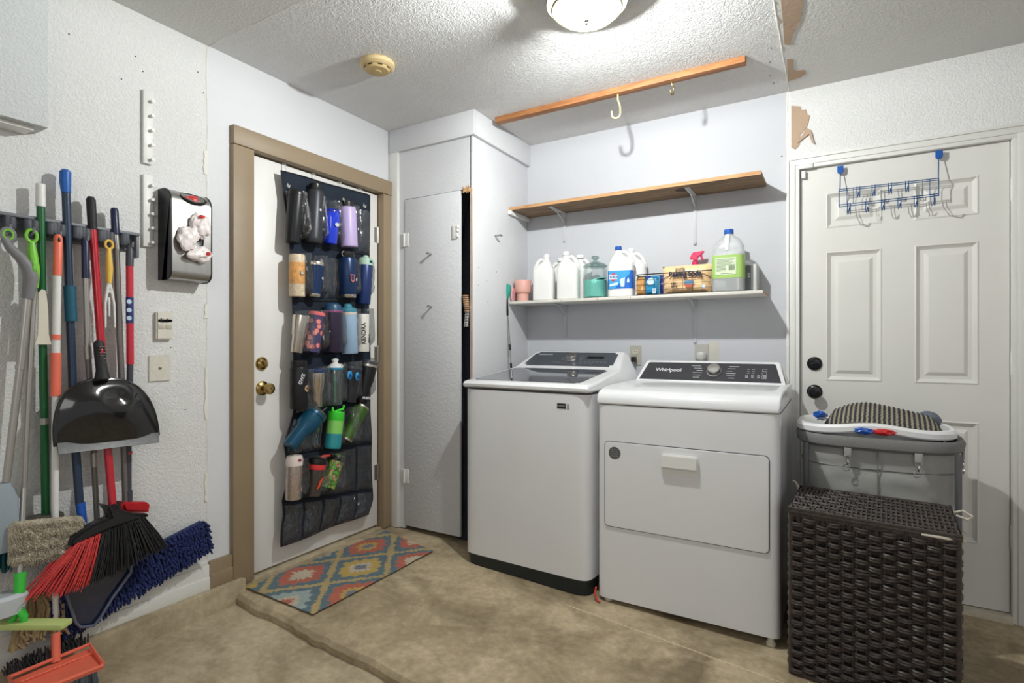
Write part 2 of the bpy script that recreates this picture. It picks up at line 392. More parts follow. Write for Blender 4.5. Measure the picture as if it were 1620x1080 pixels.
def cpt(x, y):
    d = ray(x, y); t = (CZ-CAMZ)/d.z; return (d.x*t, d.y*t)
bm = BM()
for poly in ([(1232, -30), (1266, -30), (1270, 5), (1266, 30), (1254, 54), (1251, 69), (1241, 69), (1239, 40), (1236, 5)],
             [(1245, 92), (1254, 92), (1256, 110), (1273, 109), (1275, 115), (1266, 121), (1247, 127)]):
    prism(bm, [cpt(*q) for q in poly], CZ-.0055, CZ-.001)
part('torn_paper_patch', bm, kraft, ce2, 'bare brown drywall paper')
bm = BM(); q = [bw(*a) for a in [(1252, 168), (1266, 169), (1268, 175), (1275, 174), (1277, 182), (1281, 183), (1279, 194), (1276, 202), (1266, 214), (1265, 230), (1258, 237), (1252, 234)]]
prism(bm, [(v.x, v.z) for v in q], 0.0045, .0075, MF(0, BY, 0))
pt_ = [bw(*a, .012) for a in [(1276, 202), (1283, 206), (1286, 218), (1289, 228), (1284, 224), (1280, 212), (1262, 226)]]
prism(bm, [(v.x, v.z) for v in pt_], .006, .014, MF(0, BY, 0))
part('torn_paper_patch', bm, kraft, wb, 'bare brown drywall paper')
# nail holes and dings
bm = BM()
for x, y in ((1220, 76), (1218, 98), (1218, 120), (1224, 131), (1232, 145), (1237, 247)):
    if y < 145: X, Y = cpt(x, y); ball(bm, (X, Y, CZ), .0035, 1)
    else: v = bw(x, y); ball(bm, v, .004, 1)
for x, y in ((109, 54), (226, 113), (214, 89), (192, 125), (313, 114), (322, 147), (270, 550), (293, 648)):
    v = lw(x, y); ball(bm, v, .003, 1)
dk = mat('dark_hole', (60, 58, 56), .9); part('nail_hole', bm, dk, wb)
# box-out at upper left
bm = BM(); box(bm, LX, LX+.10, -1.6, .768, 1.862, CZ+.01, .003); struct('wall_left.002', bm, textured_paint('cool_white_paint', (210, 214, 215), 110, .4, .004))
bm = BM(); box(bm, LX, LX+.07, -1.6, .74, 1.85, 1.862, .002); struct('trim_7', bm, trimw)

# ------------------------------------------------------------------ left door
d1 = thing('door_1', None, None, (LX, (DY0+DY1)/2, .078)); d1['kind'] = 'structure'
bm = BM(); box(bm, LX-.068, LX-.026, DY0+.004, DY1-.004, .092, DZ-.005, .002); part('door_panel', bm, mat('white_door_paint', (232, 231, 228), .35, bump=.05, var=.015), d1)
def Lm(v): return ML(v.x, v.y, v.z)
def knob(v, parent, m, deep=.06, r=.027, name='door_knob'):
    bm = BM(); lathe(bm, [(.034, 0), (.034, .004), (.028, .010), (.013, .014), (.012, deep-.03), (r*.8, deep-.024), (r, deep-.012), (r*.95, deep-.003), (r*.6, deep), (.006, deep), (.005, deep-.003)], 28, v)
    part(name, bm, m, parent)
kv = lw(415, 614, -.026); knob(Lm(kv), d1, brass, .062)
dv = lw(414, 575, -.026); bm = BM(); lathe(bm, [(.032, 0), (.032, .004), (.026, .012), (.018, .016), (.016, .018)], 28, Lm(dv))
box(bm, -.004, .004, -.016, .016, .014, .03, .002, 2, Lm(dv)@Matrix.Rotation(.5, 4, 'Z')); part('deadbolt', bm, brass, d1)
for yy in (373, 560, 745):
    v = lw(602, yy, -.02); bm = BM(); lathe(bm, [(.007, -.045), (.007, .045)], 12, Matrix.Translation((LX-.022, DY1-.004, v.z)))
    for k in (-.046, .046): ball(bm, (LX-.022, DY1-.004, v.z+k), .006, 1)
    box(bm, LX-.026, LX-.022, DY1-.03, DY1-.004, v.z-.044, v.z+.044); part('hinge', bm, steel, d1)

# ------------------------------------------------------------------ closet in the corner
CFY = 2.47; CSX = -1.70
dl, dr_ = bw(641, 400, BY-CFY).x, bw(728.5, 400, BY-CFY).x
sl = bw(731, 400, BY-CFY).x; sr = bw(745.5, 400, BY-CFY).x
dtop = bw(685, 309, BY-CFY).z
cf = thing('closet', None, None, (-2.0, CFY, fz(-2))); cf['kind'] = 'structure'; cf.name = 'wall_closet'
z0 = fz(-2)+.012
bm = BM(); box(bm, LX, dl-.002, CFY, CFY+.018, z0, CZ); box(bm, dl-.002, CSX-.012, CFY, CFY+.018, dtop+.004, CZ)
part('front_panel', bm, M_PANEL, cf)
bm = BM(); box(bm, CSX-.018, CSX, CFY, BY, .04, CZ, .001); part('side_panel', bm, M_PANEL, cf)
bm = BM(); e = .022
box(bm, LX+.006, CSX+e, CFY-e, CFY, CZ-.135, CZ, .002); box(bm, CSX, CSX+e, CFY-.001, BY, CZ-.135, CZ, .002); part('header_band', bm, M_PANEL, cf)
bm = BM(); box(bm, LX+.002, bw(632, 400, BY-CFY).x, CFY-.018, CFY, z0, CZ-.08, .002); part('corner_trim', bm, trimw, cf)
rawp = wood('raw_plywood_edge', (168, 122, 76), (205, 165, 118), .8, 'Z')
bm = BM(); box(bm, CSX-.011, CSX-.003, CFY-.002, CFY+.016, .6, dtop, .001)
for k in range(9):
    a = random.uniform(-.6, .6); X = sl+.012+k*.006; tube(bm, [(X, CFY-.002, dtop+.0), (X+.012*a, CFY-.008, dtop-.014-.01*random.random())], [.003, .0008], 5)
    tube(bm, [(X, CFY-.002, dtop), (X+.016*a, CFY-.008, dtop+.012+.012*random.random())], [.003, .0008], 5)
part('splintered_edge', bm, rawp, cf)
dd = thing('door_3', None, None, (dl, CFY, z0)); dd['kind'] = 'structure'
bm = BM(); box(bm, dl+.002, dr_, CFY-.006, CFY+.012, z0+.02, dtop, .0015); part('door_panel', bm, M_PANEL, dd)
for yy in (380, 752):
    v = bw(641, yy, BY-CFY); bm = BM(); lathe(bm, [(.006, -.04), (.006, .04)], 10, Matrix.Translation((dl, CFY-.010, v.z)))
    box(bm, dl+.002, dl+.032, CFY-.010, CFY-.005, v.z-.04, v.z+.04, .001); box(bm, dl-.028, dl-.002, CFY-.006, CFY, v.z-.04, v.z+.04, .001); part('hinge', bm, trimw, dd)
v = bw(724, 365, BY-CFY); bm = BM(); box(bm, v.x-.03, v.x+.004, CFY-.012, CFY-.004, v.z-.045, v.z+.03, .001)
for k in (-.03, 0, .02): tube(bm, [(v.x+.008, CFY-.012, v.z+k-.007), (v.x+.008, CFY-.012, v.z+k+.007)], .007, 10)
part('latch_hinge', bm, trimw, dd)
for x, y, lab in ((682, 402, 'upper'), (683, 485, 'lower')):
    v = bw(x, y, BY-CFY+.006); bm = BM(); tube(bm, [(v.x, CFY-.006, v.z), (v.x, CFY-.045, v.z)], .005, 10); tube(bm, [(v.x-.004, CFY-.04, v.z), (v.x+.016, CFY-.045, v.z+.001)], .006, 8)
    part('coat_peg', bm, steel, dd)
d = ray(783, 373); t = CSX/d.x; v = Vector((CSX, d.y*t, CAMZ+d.z*t)); bm = BM(); tube(bm, [v, v+Vector((.04, 0, 0))], .005, 10); tube(bm, [v+Vector((.035, -.006, 0)), v+Vector((.04, .012, 0))], .006, 8); part('coat_peg', bm, steel, cf)
bm = BM()
for x, y in ((757, 423), (757, 451), (770, 444), (772, 477), (785, 430)):
    d = ray(x, y); t = CSX/d.x; ball(bm, (CSX, d.y*t, CAMZ+d.z*t), .003, 1)
part('nail_hole', bm, dk, cf)
# things inside the closet, seen through the slot
bm = BM(); loft(bm, [(fz(-1.8), .09, .08, 2.6), (.4, .085, .08, 2.6), (.9, .075, .07, 2.4), (1.3, .08, .06, 2.2), (1.62, .075, .05, 2.1), (1.9, .05, .03, 2)], 28, Matrix.Translation((-1.80, 2.60, 0)))
for v in bm.verts: v.co += Vector((noise.noise(v.co*6), noise.noise(v.co*6+Vector((3, 3, 3))), 0))*.012
solo('garment_bag', bm, mat('dark_navy_cloth', (38, 42, 52), .8, bump=.5, bscale=40, var=.2), 'dark navy cloth bag standing in the open slot of the corner closet', 'garment bag')
bm = BM(); v = bw(742, 445, BY-CFY-.02)
for k in range(8): lathe(bm, [(.017, 0), (.019, .004), (.017, .008)], 16, Matrix.Translation((v.x-.004-k*.002, CFY+.012, 1.34+k*.012)))
wr = solo('coiled_strap', bm, mat('tan_strap', (178, 140, 108), .7), 'tan ribbed coil hanging inside the narrow closet slot', 'strap')
bm = BM(); v = bw(738, 450, BY-CFY)
for k in range(6): lathe(bm, [(.013, 0), (.017, .006), (.013, .014)], 14, Matrix.Translation((v.x-.006+.0015*k, CFY+.011, 1.255+k*.015)))
solo('metal_buckle_hose', bm, chrome, 'shiny black and silver ribbed fitting hanging below the tan coil in the closet slot', 'hose fitting')

# ------------------------------------------------------------------ back door
b1 = thing('door_2', None, None, (.256, BY, .0)); b1['kind'] = 'structure'
XS = [-.143, -.030, .20, .3225, .552, .655]; ZS = [.008, .281, .815, .980, 1.613, 1.728, 1.901, 2.032]
FY = BY+.012
bm = BM()
def q4(a, b, c, d): bm.faces.new([bm.verts.new(p) for p in (a, b, c, d)])
for i in range(5):
    for j in range(7):
        x0, x1, za, zb = XS[i], XS[i+1], ZS[j], ZS[j+1]
        if i in (1, 3) and j in (1, 3, 5):
            R = [(0, 0), (.006, -.003), (.012, .004), (.022, .012), (.036, .012), (.050, .003), (.054, .002)]
            for (a, da), (b, db) in zip(R, R[1:]):
                A = [(x0+a, FY+da, za+a), (x1-a, FY+da, za+a), (x1-a, FY+da, zb-a), (x0+a, FY+da, zb-a)]
                B = [(x0+b, FY+db, za+b), (x1-b, FY+db, za+b), (x1-b, FY+db, zb-b), (x0+b, FY+db, zb-b)]
                for k in range(4): q4(A[k], A[(k+1) % 4], B[(k+1) % 4], B[k])
            q4(*B)
        else: q4((x0, FY, za), (x1, FY, za), (x1, FY, zb), (x0, FY, zb))
box(bm, XS[0], XS[-1], FY+.0125, FY+.04, ZS[0], ZS[-1]); box(bm, XS[0], XS[0]+.002, FY, FY+.014, ZS[0], ZS[-1]); box(bm, XS[-1]-.002, XS[-1], FY, FY+.014, ZS[0], ZS[-1])
part('door_panel', bm, mat('off_white_door_paint', (222, 221, 216), .4, var=.015), b1, ang=12)
blk = mat('black_lock_metal', (24, 25, 28), .3, .4)
kv = bw(1288.7, 619, -.012); knob(MF(kv.x, kv.y, kv.z), b1, blk, .06, .026)
dv = bw(1288.7, 575, -.012); bm = BM(); Mm = MF(dv.x, dv.y, dv.z); lathe(bm, [(.034, 0), (.033, .006), (.027, .013), (.024, .014)], 28, Mm); box(bm, -.017, .017, -.005, .005, .012, .024, .002, 2, Mm@Matrix.Rotation(.25, 4, 'Z')); part('deadbolt', bm, blk, b1)
for yy in (300, 575, 849):
    v = bw(1604, yy, -.005); bm = BM(); lathe(bm, [(.008, -.048), (.008, .048)], 12, Matrix.Translation((.660, BY-.002, v.z))); box(bm, .658, .672, BY-.008, BY, v.z-.046, v.z+.046, .001); part('hinge', bm, trimw, b1)
v = bw(1268, 274); bm = BM(); box(bm, v.x, v.x+.018, BY-.012, BY+.010, 1.985, 2.022, .002); box(bm, -.145, -.085, BY-.022, BY-.004, 2.030, 2.052, .002); part('closer_bracket', bm, trimw, b1)
# casing
bm = BM()
def casing(bm, a, b, z0, z1, vert, out):
    for o0, o1, th in ((0, .018, .010), (.018, .045, .014), (.045, .057, .020)):
        if vert: s = out; box(bm, min(a+s*o0, a+s*o1), max(a+s*o0, a+s*o1), BY-.004-th, BY, z0, z1+o0, .001)
        else: box(bm, a-o1, b+o1, BY-.004-th, BY, z0+o0, z0+o1, .001)
casing(bm, -.145, 0, -.04, 2.034, True, -1); casing(bm, .657, 0, -.04, 2.034, True, 1); casing(bm, -.145, .657, 2.034, 0, False, 1)
box(bm, -.146, -.1435, BY-.004, BY+.05, -.02, 2.036); box(bm, .6555, .658, BY-.004, BY+.05, -.02, 2.036); box(bm, -.145, .657, BY-.004, BY+.05, 2.0335, 2.036)
struct('trim_8', bm, trimw)
bm = BM(); box(bm, -.145, .657, BY-.03, BY+.05, -.04, .004, .003); struct('trim_9', bm, mat('dusty_threshold', (200, 192, 172), .6, var=.12, vscale=20))

# ------------------------------------------------------------------ ceiling fixtures
cl = thing('ceiling_light', 'round flush ceiling light with a clear glass bowl, lit, near the top edge', 'ceiling light', (LAMP.x, LAMP.y, CZ))
Tm = lambda z: Matrix.Translation((LAMP.x, LAMP.y, z))
bm = BM(); lathe(bm, [(.139, CZ), (.143, CZ-.006), (.145, CZ-.056), (.142, CZ-.060), (.139, CZ-.056), (.136, CZ-.010), (.002, CZ-.008)], 64, Tm(0)); part('base_plate', bm, mat('aged_brass_metal', (128, 122, 104), .4, .3), cl)
bm = BM(); prof = [(.132, CZ-.05), (.133, CZ-.060), (.127, CZ-.070), (.124, CZ-.074), (.122, CZ-.080), (.103, CZ-.100), (.07, CZ-.116), (.03, CZ-.121), (.002, CZ-.123)]
lathe(bm, prof, 64, Tm(0), False, True)
for k in range(64): pass
part('glass_bowl', bm, glass, cl)
bm = BM(); lathe(bm, [(.123, CZ-.074), (.128, CZ-.078), (.122, CZ-.082)], 48, Tm(0), False, False); part('rim_ring', bm, mat('pale_brass', (205, 198, 160), .25, .9), cl)
bm = BM(); lathe(bm, [(.002, CZ-.135), (.007, CZ-.13), (.005, CZ-.124), (.010, CZ-.121), (.002, CZ-.118)], 14, Tm(0)); part('finial', bm, chrome, cl)
bulb = mat('lit_bulb', (255, 250, 235), .4, emit=((255, 248, 230), 9))
for s in (-1, 1):
    bm = BM(); lathe(bm, [(.012, .0), (.014, .016), (.028, .035), (.031, .050), (.026, .066), (.012, .077), (.002, .079)], 20, Matrix.Translation((LAMP.x+s*.055-.01, LAMP.y-.02*s, CZ-.022)) @ Matrix.Rotation(PI, 4, 'X'))
    part('light_bulb', bm, bulb, cl)
X, Y = cpt(597, 99); bei = mat('yellowed_plastic', (214, 190, 142), .5)
sd = thing('smoke_detector', 'yellowed round smoke detector on the ceiling in front of the corner closet', 'smoke detector', (X, Y, CZ))
bm = BM(); Tm = Matrix.Translation((X, Y, CZ)); lathe(bm, [(.074, 0), (.078, -.006), (.077, -.018), (.066, -.027), (.060, -.028)], 48, Tm); part('housing', bm, bei, sd)
bm = BM(); lathe(bm, [(.056, -.025), (.056, -.034), (.050, -.040), (.018, -.041), (.016, -.044), (.002, -.044)], 40, Tm); part('cover', bm, mat('yellowed_plastic_dark', (196, 170, 118), .5), sd)
bm = BM()
for a in range(8):
    bm = BM(); box(bm, .0555, .0575, -.010, .010, -.0335, -.029, 0, 2, Tm@Matrix.Rotation(a*PI/4+.2, 4, 'Z')); part('vent_slot', bm, blackp, sd)
# ceiling beam with hooks
orw = wood('orange_pine', (146, 94, 54), (182, 124, 76), .6, 'X')
bm = BM(); box(bm, -1.64, -.335, 2.60, 2.646, CZ-.028, CZ, .0015); solo('wooden_batten', bm, orw, 'bare orange-brown wooden batten screwed along the ceiling', 'wooden batten')
def jhook(x, zt, L, r, m, label, turn):
    bm = BM(); pts = [(0, 0, 0), (0, 0, -L*.25), (.008, 0, -L*.42), (.012, 0, -L*.6), (.012, 0, -L*.85)]
    for k in range(8):
        a = PI*k/7; pts.append((.012-L*.18*(1-math.cos(a)), 0, -L*.85-L*.18*math.sin(a)))
    pts.append((.012-L*.38, 0, -L*.7)); tube(bm, pts, r, 10); bm.transform(Matrix.Translation((x, 2.622, zt))@Matrix.Rotation(turn, 4, 'Z'))
    solo('ceiling_hook', bm, m, label, 'hook')
jhook(-.928, CZ-.027, .115, .0042, mat('cream_coated_wire', (222, 204, 140), .4), 'large cream-yellow hook hanging from the middle of the wooden batten', .2)
jhook(bw(1063, 130, BY-2.622).x, CZ-.027, .062, .0028, brass, 'small brass hook hanging from the right part of the wooden batten', 1.1)
# ------------------------------------------------------------------ washer
def sideprism(bm, prof, x0, x1, inset=None, bev=0.0):
    """(y,z) profile extruded along x, optionally narrowing with height"""
    A = []; B = []
    for y, z in prof:
        k = inset(z) if inset else (0, 0)
        A.append(bm.verts.new((x0+k[0], y, z))); B.append(bm.verts.new((x1-k[1], y, z)))
    n = len(prof); F = [bm.faces.new(A[::-1]), bm.faces.new(B)]+[bm.faces.new((A[j], A[(j+1) % n], B[(j+1) % n], B[j])) for j in range(n)]
    bmesh.ops.recalc_face_normals(bm, faces=F)
    if bev: bmesh.ops.bevel(bm, geom=[e for f in F[:2] for e in f.edges], offset=bev, segments=3, affect='EDGES', profile=.5)
WZ = fz(-1.29)
ws = thing('washing_machine', 'white top-load washing machine with dark glass lid, left of the pair', 'washing machine', (-1.634, 2.285, WZ), (0, 0, -.036))
Wd = .700; P = lambda n, b, m, l=None, **k: part(n, b, m, ws, l, local=True, **k)
k0 = .100-WZ; kt = .932-WZ
bm = BM(); loft(bm, [(k0, Wd/2, .345, 14, Wd/2, .345), (kt, Wd/2, .345, 14, Wd/2, .345)], 96); P('cabinet', bm, white)
bm = BM(); loft(bm, [(-.012, Wd/2-.012, .336, 12, Wd/2, .347), (.012, Wd/2-.008, .339, 12, Wd/2, .346), (k0-.004, Wd/2-.004, .341, 14, Wd/2, .345), (k0, Wd/2-.004, .341, 14, Wd/2, .345)], 72)
P('base', bm, mat('black_base_plastic', (30, 38, 40), .45, var=.1), 'black plinth')
bm = BM(); loft(bm, [(kt+.002, Wd/2-.001, .346, 12, Wd/2, .346), (kt+.010, Wd/2-.003, .343, 12, Wd/2, .346)], 72); P('seam', bm, mat('shadow_gap', (70, 72, 76), .6))
bm = BM(); base = kt+.008
ins = lambda z: (max(0, (z-base-.03))*.42, max(0, (z-base-.03))*.55)
sideprism(bm, [(.004, base), (-.006, base+.008), (-.007, base+.020), (.004, base+.031), (.03, base+.037), (.12, base+.046), (.435, base+.083), (.475, base+.095), (.635, base+.172), (.655, base+.177), (.682, base+.168), (.69, base+.09), (.69, base)], 0, Wd, ins, .010)
P('top_frame', bm, white)
def slope_panel(y0, z0, y1, z1, xa, xb, xc, xd, th, m, name, inset=.0, label=None, up=.0015):
    bm = BM(); n = Vector((0, -(z1-z0), (y1-y0))).normalized()
    f = lambda x, y, z, h: Vector((x, y, z))+n*h
    lo_ = [f(xa, y0, z0, -th), f(xb, y0, z0, -th), f(xd, y1, z1, -th), f(xc, y1, z1, -th)]; hi = [p+n*(th+up) for p in lo_]
    A = [bm.verts.new(p) for p in lo_]; B = [bm.verts.new(p) for p in hi]
    F = [bm.faces.new(A[::-1]), bm.faces.new(B)]+[bm.faces.new((A[j], A[(j+1) % 4], B[(j+1) % 4], B[j])) for j in range(4)]
    vert_e = [e for e in bm.edges if (e.verts[0] in A) != (e.verts[1] in A)]
    bmesh.ops.bevel(bm, geom=vert_e, offset=.018, segments=5, affect='EDGES'); P(name, bm, m, label, ang=25); return n
dgl = mat('smoked_glass', (40, 48, 55), .05, coat=1, var=.03, spec=.7)
slope_panel(.045, base+.039, .43, base+.084, .032, Wd-.072, .052, Wd-.082, .004, dgl, 'lid_glass', label='dark smoked glass')
pan = mat('dark_grey_console', (66, 72, 80), .3, coat=.3, var=.03)
slope_panel(.482, base+.099, .63, base+.1705, .066, Wd-.085, .082, Wd-.105, .003, pan, 'control_panel')
# knob on the sloped console
sn = Vector((0, -(.0715), .148)).normalized(); sy = Vector((0, sn.z, -sn.y)); SM = lambda x, y, z: Matrix(((1, 0, sn.x, x), (0, sy.y, sn.y, y), (0, sy.z, sn.z, z), (0, 0, 0, 1)))
kz = lambda y: base+.099+(y-.482)*(.0715/.148)
Mk = SM(.345, .556, kz(.556)); bm = BM(); lathe(bm, [(.034, 0), (.034, .006), (.031, .008), (.030, .026), (.027, .030), (.010, .031), (.002, .031)], 36, Mk); P('dial', bm, steel)
bm = BM(); Md = SM(.48, .572, kz(.572)+.0015); box(bm, -.05, .05, -.012, .012, 0, .001, 0, 2, Md); P('display', bm, mat('black_display', (10, 10, 12), .1))
bm = BM(); lg = mat('light_grey_print', (168, 172, 176), .5)
text_into(bm, 'SAMSUNG', .017, SM(.155, .60, kz(.60)+.0022), .0002, 1.15, .0006)
for q in range(9): box(bm, .24+q*.009, .246+q*.009, 0, .002, 0, .0004, 0, 2, SM(.0, .515, kz(.515)+.0022)) if q < 6 else None
for q in range(7): box(bm, .405+q*.024, .418+q*.024, 0, .0022, 0, .0004, 0, 2, SM(.0, .525, kz(.525)+.0022))
for q in range(3): box(bm, .41+q*.03, .425+q*.03, 0, .0022, 0, .0004, 0, 2, SM(.0, .508, kz(.508)+.0022))
for s in (-1, 1):
    for q in range(3): box(bm, .345+s*.055-.01, .345+s*.055+.01, -.012+q*.014, -.0105+q*.014, 0, .0004, 0, 2, SM(0, .556, kz(.556)+.0022))
P('printed_marks', bm, lg)
bm = BM(); sx_, sz_ = .565, kt-.055; box(bm, sx_-.022, sx_+.022, -.0012, .003, sz_-.012, sz_+.012, 0); P('sticker', bm, mat('black_sticker', (28, 26, 26), .4))
bm = BM(); text_into(bm, 'SAMSUNG', .008, MF(sx_, -.0016, sz_), .0002, 1, .0003)
for q in range(5): box(bm, sx_+.028, sx_+.040, -.0012, .002, sz_-.012+q*.0052, sz_-.010+q*.0052)
P('sticker_print', bm, mat('grey_print', (150, 150, 150), .5))

# ------------------------------------------------------------------ dryer
DX0 = -.908; DW = .737; DZ0 = fz(-.54); DYF = 2.29
dr = thing('clothes_dryer', 'white front-load dryer with drop-down door, right of the pair', 'dryer', (DX0, DYF, DZ0))
P = lambda n, b, m, l=None, **k: part(n, b, m, dr, l, local=True, **k)
b0 = .040-DZ0; bt = .892-DZ0
bm = BM(); loft(bm, [(b0, DW/2, .355, 26, DW/2, .355), (bt, DW/2, .355, 26, DW/2, .355)], 128); P('cabinet', bm, white)
bm = BM(); loft(bm, [(bt, DW/2-.003, .352, 26, DW/2, .355), (bt+.003, DW/2-.003, .352, 26, DW/2, .355)], 96); P('seam', bm, MC['shadow_gap'])
bm = BM(); tb = bt+.003; A0 = .972-DZ0
sideprism(bm, [(.002, tb), (-.004, tb+.006), (-.004, tb+.022), (.004, tb+.040), (.020, tb+.054), (.05, tb+.063), (.10, A0-.007), (.20, A0-.002), (.48, A0), (.505, A0), (.705, A0-.002), (.705, tb)], 0, DW, None, .008); P('top_panel', bm, white)
bm = BM(); cz = lambda y: A0+.002+(y-.515)*(.085/.075)
inz = lambda z: (.012+max(0, z-A0)*.34,)*2
sideprism(bm, [(.503, A0-.004), (.506, A0+.004), (.595, A0+.096), (.61, A0+.102), (.66, A0+.098), (.70, A0+.04), (.70, A0-.004)], 0, DW, inz, .010); P('console', bm, white)
bm = BM(); n = Vector((0, -.092, .089)).normalized(); U = Vector((0, .089, .092)).normalized()
DM = lambda x, u: Matrix(((1, 0, 0, x), (0, U.y, n.y, .506+U.y*u), (0, U.z, n.z, A0+.004+U.z*u), (0, 0, 0, 1)))
prism(bm, [(.034, .004), (DW-.034, .004), (DW-.064, .117), (DW-.072, .121), (.072, .121), (.064, .117)], -.002, .0015, DM(0, 0), 0); P('control_panel', bm, mat('charcoal_console', (56, 56, 62), .25, coat=.3, var=.03))
kxp = .400; bm = BM(); Mk = DM(kxp, .066); lathe(bm, [(.036, .001), (.036, .006), (.032, .008), (.031, .026), (.027, .030), (.006, .031)], 40, Mk); P('dial', bm, steel)
bm = BM(); Mt = DM(0, 0)
text_into(bm, 'Whirlpool', .030, DM(.175, .068) @ Matrix.Translation((0, 0, .0022)), .0002, 1.05, .0007)
P('lettering', bm, mat('white_print', (205, 206, 208), .5)); bm = BM()
for s in (-1, 1):
    for q in range(6):
        L_ = .030+.008*(q % 3); x0 = kxp+s*(.052+.006*abs(2.5-q)); box(bm, min(x0, x0+s*L_), max(x0, x0+s*L_), .024+q*.015, .0262+q*.015, .0015, .002, 0, 2, Mt)
P('cycle_marks', bm, MC['white_print']); bm = BM()
for q in range(4):
    x0 = .545+q*.026; box(bm, x0, x0+.013, .030, .0322, .0015, .002, 0, 2, Mt); lathe(bm, [(.0065, 0), (.0065, .0008), (.005, .0008), (.005, 0)], 14, Mt@Matrix.Translation((x0+.0065, .042, .0013)), False, False)
for q in range(3):
    for j in range(2): box(bm, .55+j*.022, .563+j*.022, .06+q*.012, .0616+q*.012, .0015, .002, 0, 2, Mt)
for q in range(3):
    x, y = .628, .035+q*.022
    for a in ((x-.01, x+.01, y-.008, y-.007), (x-.01, x+.01, y+.007, y+.008), (x-.01, x-.009, y-.008, y+.008), (x+.009, x+.01, y-.008, y+.008)): box(bm, *a, .0015, .002, 0, 2, Mt)
P('printed_marks', bm, mat('white_print', (205, 206, 208), .5))
# drop-down door, set in a recessed groove
fx = lambda x: (bw(x, 700, BY-DYF).x-DX0)
x0, x1 = fx(957), fx(1217); zt, zb = bw(957, 697, BY-DYF).z-DZ0, bw(957, 828, BY-DYF).z-DZ0-.006
def rrect(x0, x1, z0, z1, r, n=6):
    pts = []
    for cx, cz_, a0 in ((x1-r, z1-r, 0), (x0+r, z1-r, PI/2), (x0+r, z0+r, PI), (x1-r, z0+r, 1.5*PI)):
        for k in range(n+1): a = a0+PI/2*k/n; pts.append((cx+r*math.cos(a), cz_+r*math.sin(a)))
    return pts
bm = BM(); prism(bm, rrect(x0-.002, x1+.002, zb-.002, zt+.002, .020), 0.0, .0012, MF(0, 0, 0)); P('door_gap', bm, mat('groove_grey', (92, 94, 98), .6))
bm = BM(); prism(bm, rrect(x0+.001, x1-.001, zb+.001, zt-.001, .018), 0.001, .0055, MF(0, 0, 0), .002)
dp = P('door', bm, white)
hx0, hx1 = fx(1048), fx(1104); hz = lambda y: bw(1076, y, BY-DYF).z-DZ0
bm = BM(); prism(bm, rrect(hx0-.002, hx1+.002, hz(752), hz(722), .012), .0058, .0064, MF(0, 0, 0))
prism(bm, rrect(hx0-.003, hx1+.003, hz(741), hz(719), .010), .006, .026, MF(0, 0, 0), .005); o = P('handle', bm, whitep); o.parent = dp
v = bw(973, 716, BY-DYF); bm = BM(); lathe(bm, [(.027, .0056), (.027, .0064), (.001, .0064)], 32, MF(v.x-DX0, 0, v.z-DZ0)); o = P('round_sticker', bm, mat('grey_sticker', (88, 88, 90), .45)); o.parent = dp
bm = BM()
for q in range(4): box(bm, v.x-DX0-.017+.003*(q % 2), v.x-DX0+.016, -.0068, -.006, v.z-DZ0-.014+q*.009, v.z-DZ0-.012+q*.009)
o2 = P('sticker_print', bm, MC['grey_print']); o2.parent = dp
for fx_ in (.045, DW-.035):
    for fy in (.03, .66):
        Xw = DX0+fx_; bm = BM(); zf = fz(Xw)-DZ0; lathe(bm, [(.018, zf+.001), (.019, zf+.012), (.012, zf+.018), (.010, b0)], 16, Matrix.Translation((fx_, fy, 0))); P('foot', bm, mat('ivory_plastic', (214, 208, 190), .5))
# vent hose bump and badge on dryer's right side
bm = BM(); tube(bm, [(-.915, 2.30, fz(-.915)+.05), (-.912, 2.275, fz(-.9)+.03), (-.90, 2.268, fz(-.9)+.012), (-.882, 2.262, fz(-.88)+.005)], .0045, 8)
solo('red_cord', bm, mat('red_rubber', (190, 50, 36), .5), 'short red cord on the floor in the gap between washer and dryer', 'cord')
bm = BM(); tube(bm, [(-.925, 2.45, fz(-.92)+.02), (-.925, 2.40, fz(-.92)+.06), (-.924, 2.37, fz(-.92)+.02)], .010, 8); solo('drain_hose', bm, blackr, 'black hose in the gap between washer and dryer at floor level', 'hose')

# ------------------------------------------------------------------ shelves
brown = wood('weathered_brown_board', (112, 90, 68), (148, 122, 94), .75, 'X', 7)
edge = wood('orange_board_edge', (170, 126, 84), (196, 152, 108), .7, 'X')
us = thing('wall_shelf', 'upper wall shelf, an unpainted brown board on white brackets', 'shelf', (-1.0, BY, 1.968))
bm = BM(); box(bm, -1.698, -.296, 2.852, BY-.002, 1.970, 1.990, .001); part('board', bm, brown, us)
bm = BM(); box(bm, -1.697, -.297, 2.8505, 2.8525, 1.971, 1.9895); part('front_edge', bm, edge, us, 'lighter orange sawn edge')
bm = BM(); lathe(bm, [(.034, 0), (.036, .0008), (.03, .0012), (.002, .0012)], 24, Matrix.Translation((bw(1079, 301, .17).x, 2.93, 1.9700))@Matrix.Rotation(PI, 4, 'X')); part('knot', bm, mat('dark_knot', (66, 46, 32), .8), us)
def bracket(parent, x, ztop, arm, leg, slope=.0):
    bm = BM(); box(bm, x-.0125, x+.0125, BY-arm, BY-.002, ztop-.003, ztop, .001); box(bm, x-.009, x+.009, BY-.005, BY-.001, ztop-leg, ztop, .001)
    tube(bm, [(x, BY-arm+.02, ztop-.004), (x, BY-arm*.5, ztop-.012), (x, BY-.006, ztop-.06)], .005, 6)
    tube(bm, [(x, BY-.006, ztop-leg+.004), (x, BY-.001, ztop-leg-.004)], .009, 8)
    tube(bm, [(x, BY-.005, ztop-.03), (x, BY-.004, ztop-leg+.01)], .004, 6)
    part('bracket', bm, mat('painted_bracket', (198, 199, 202), .5, bump=.2), parent)
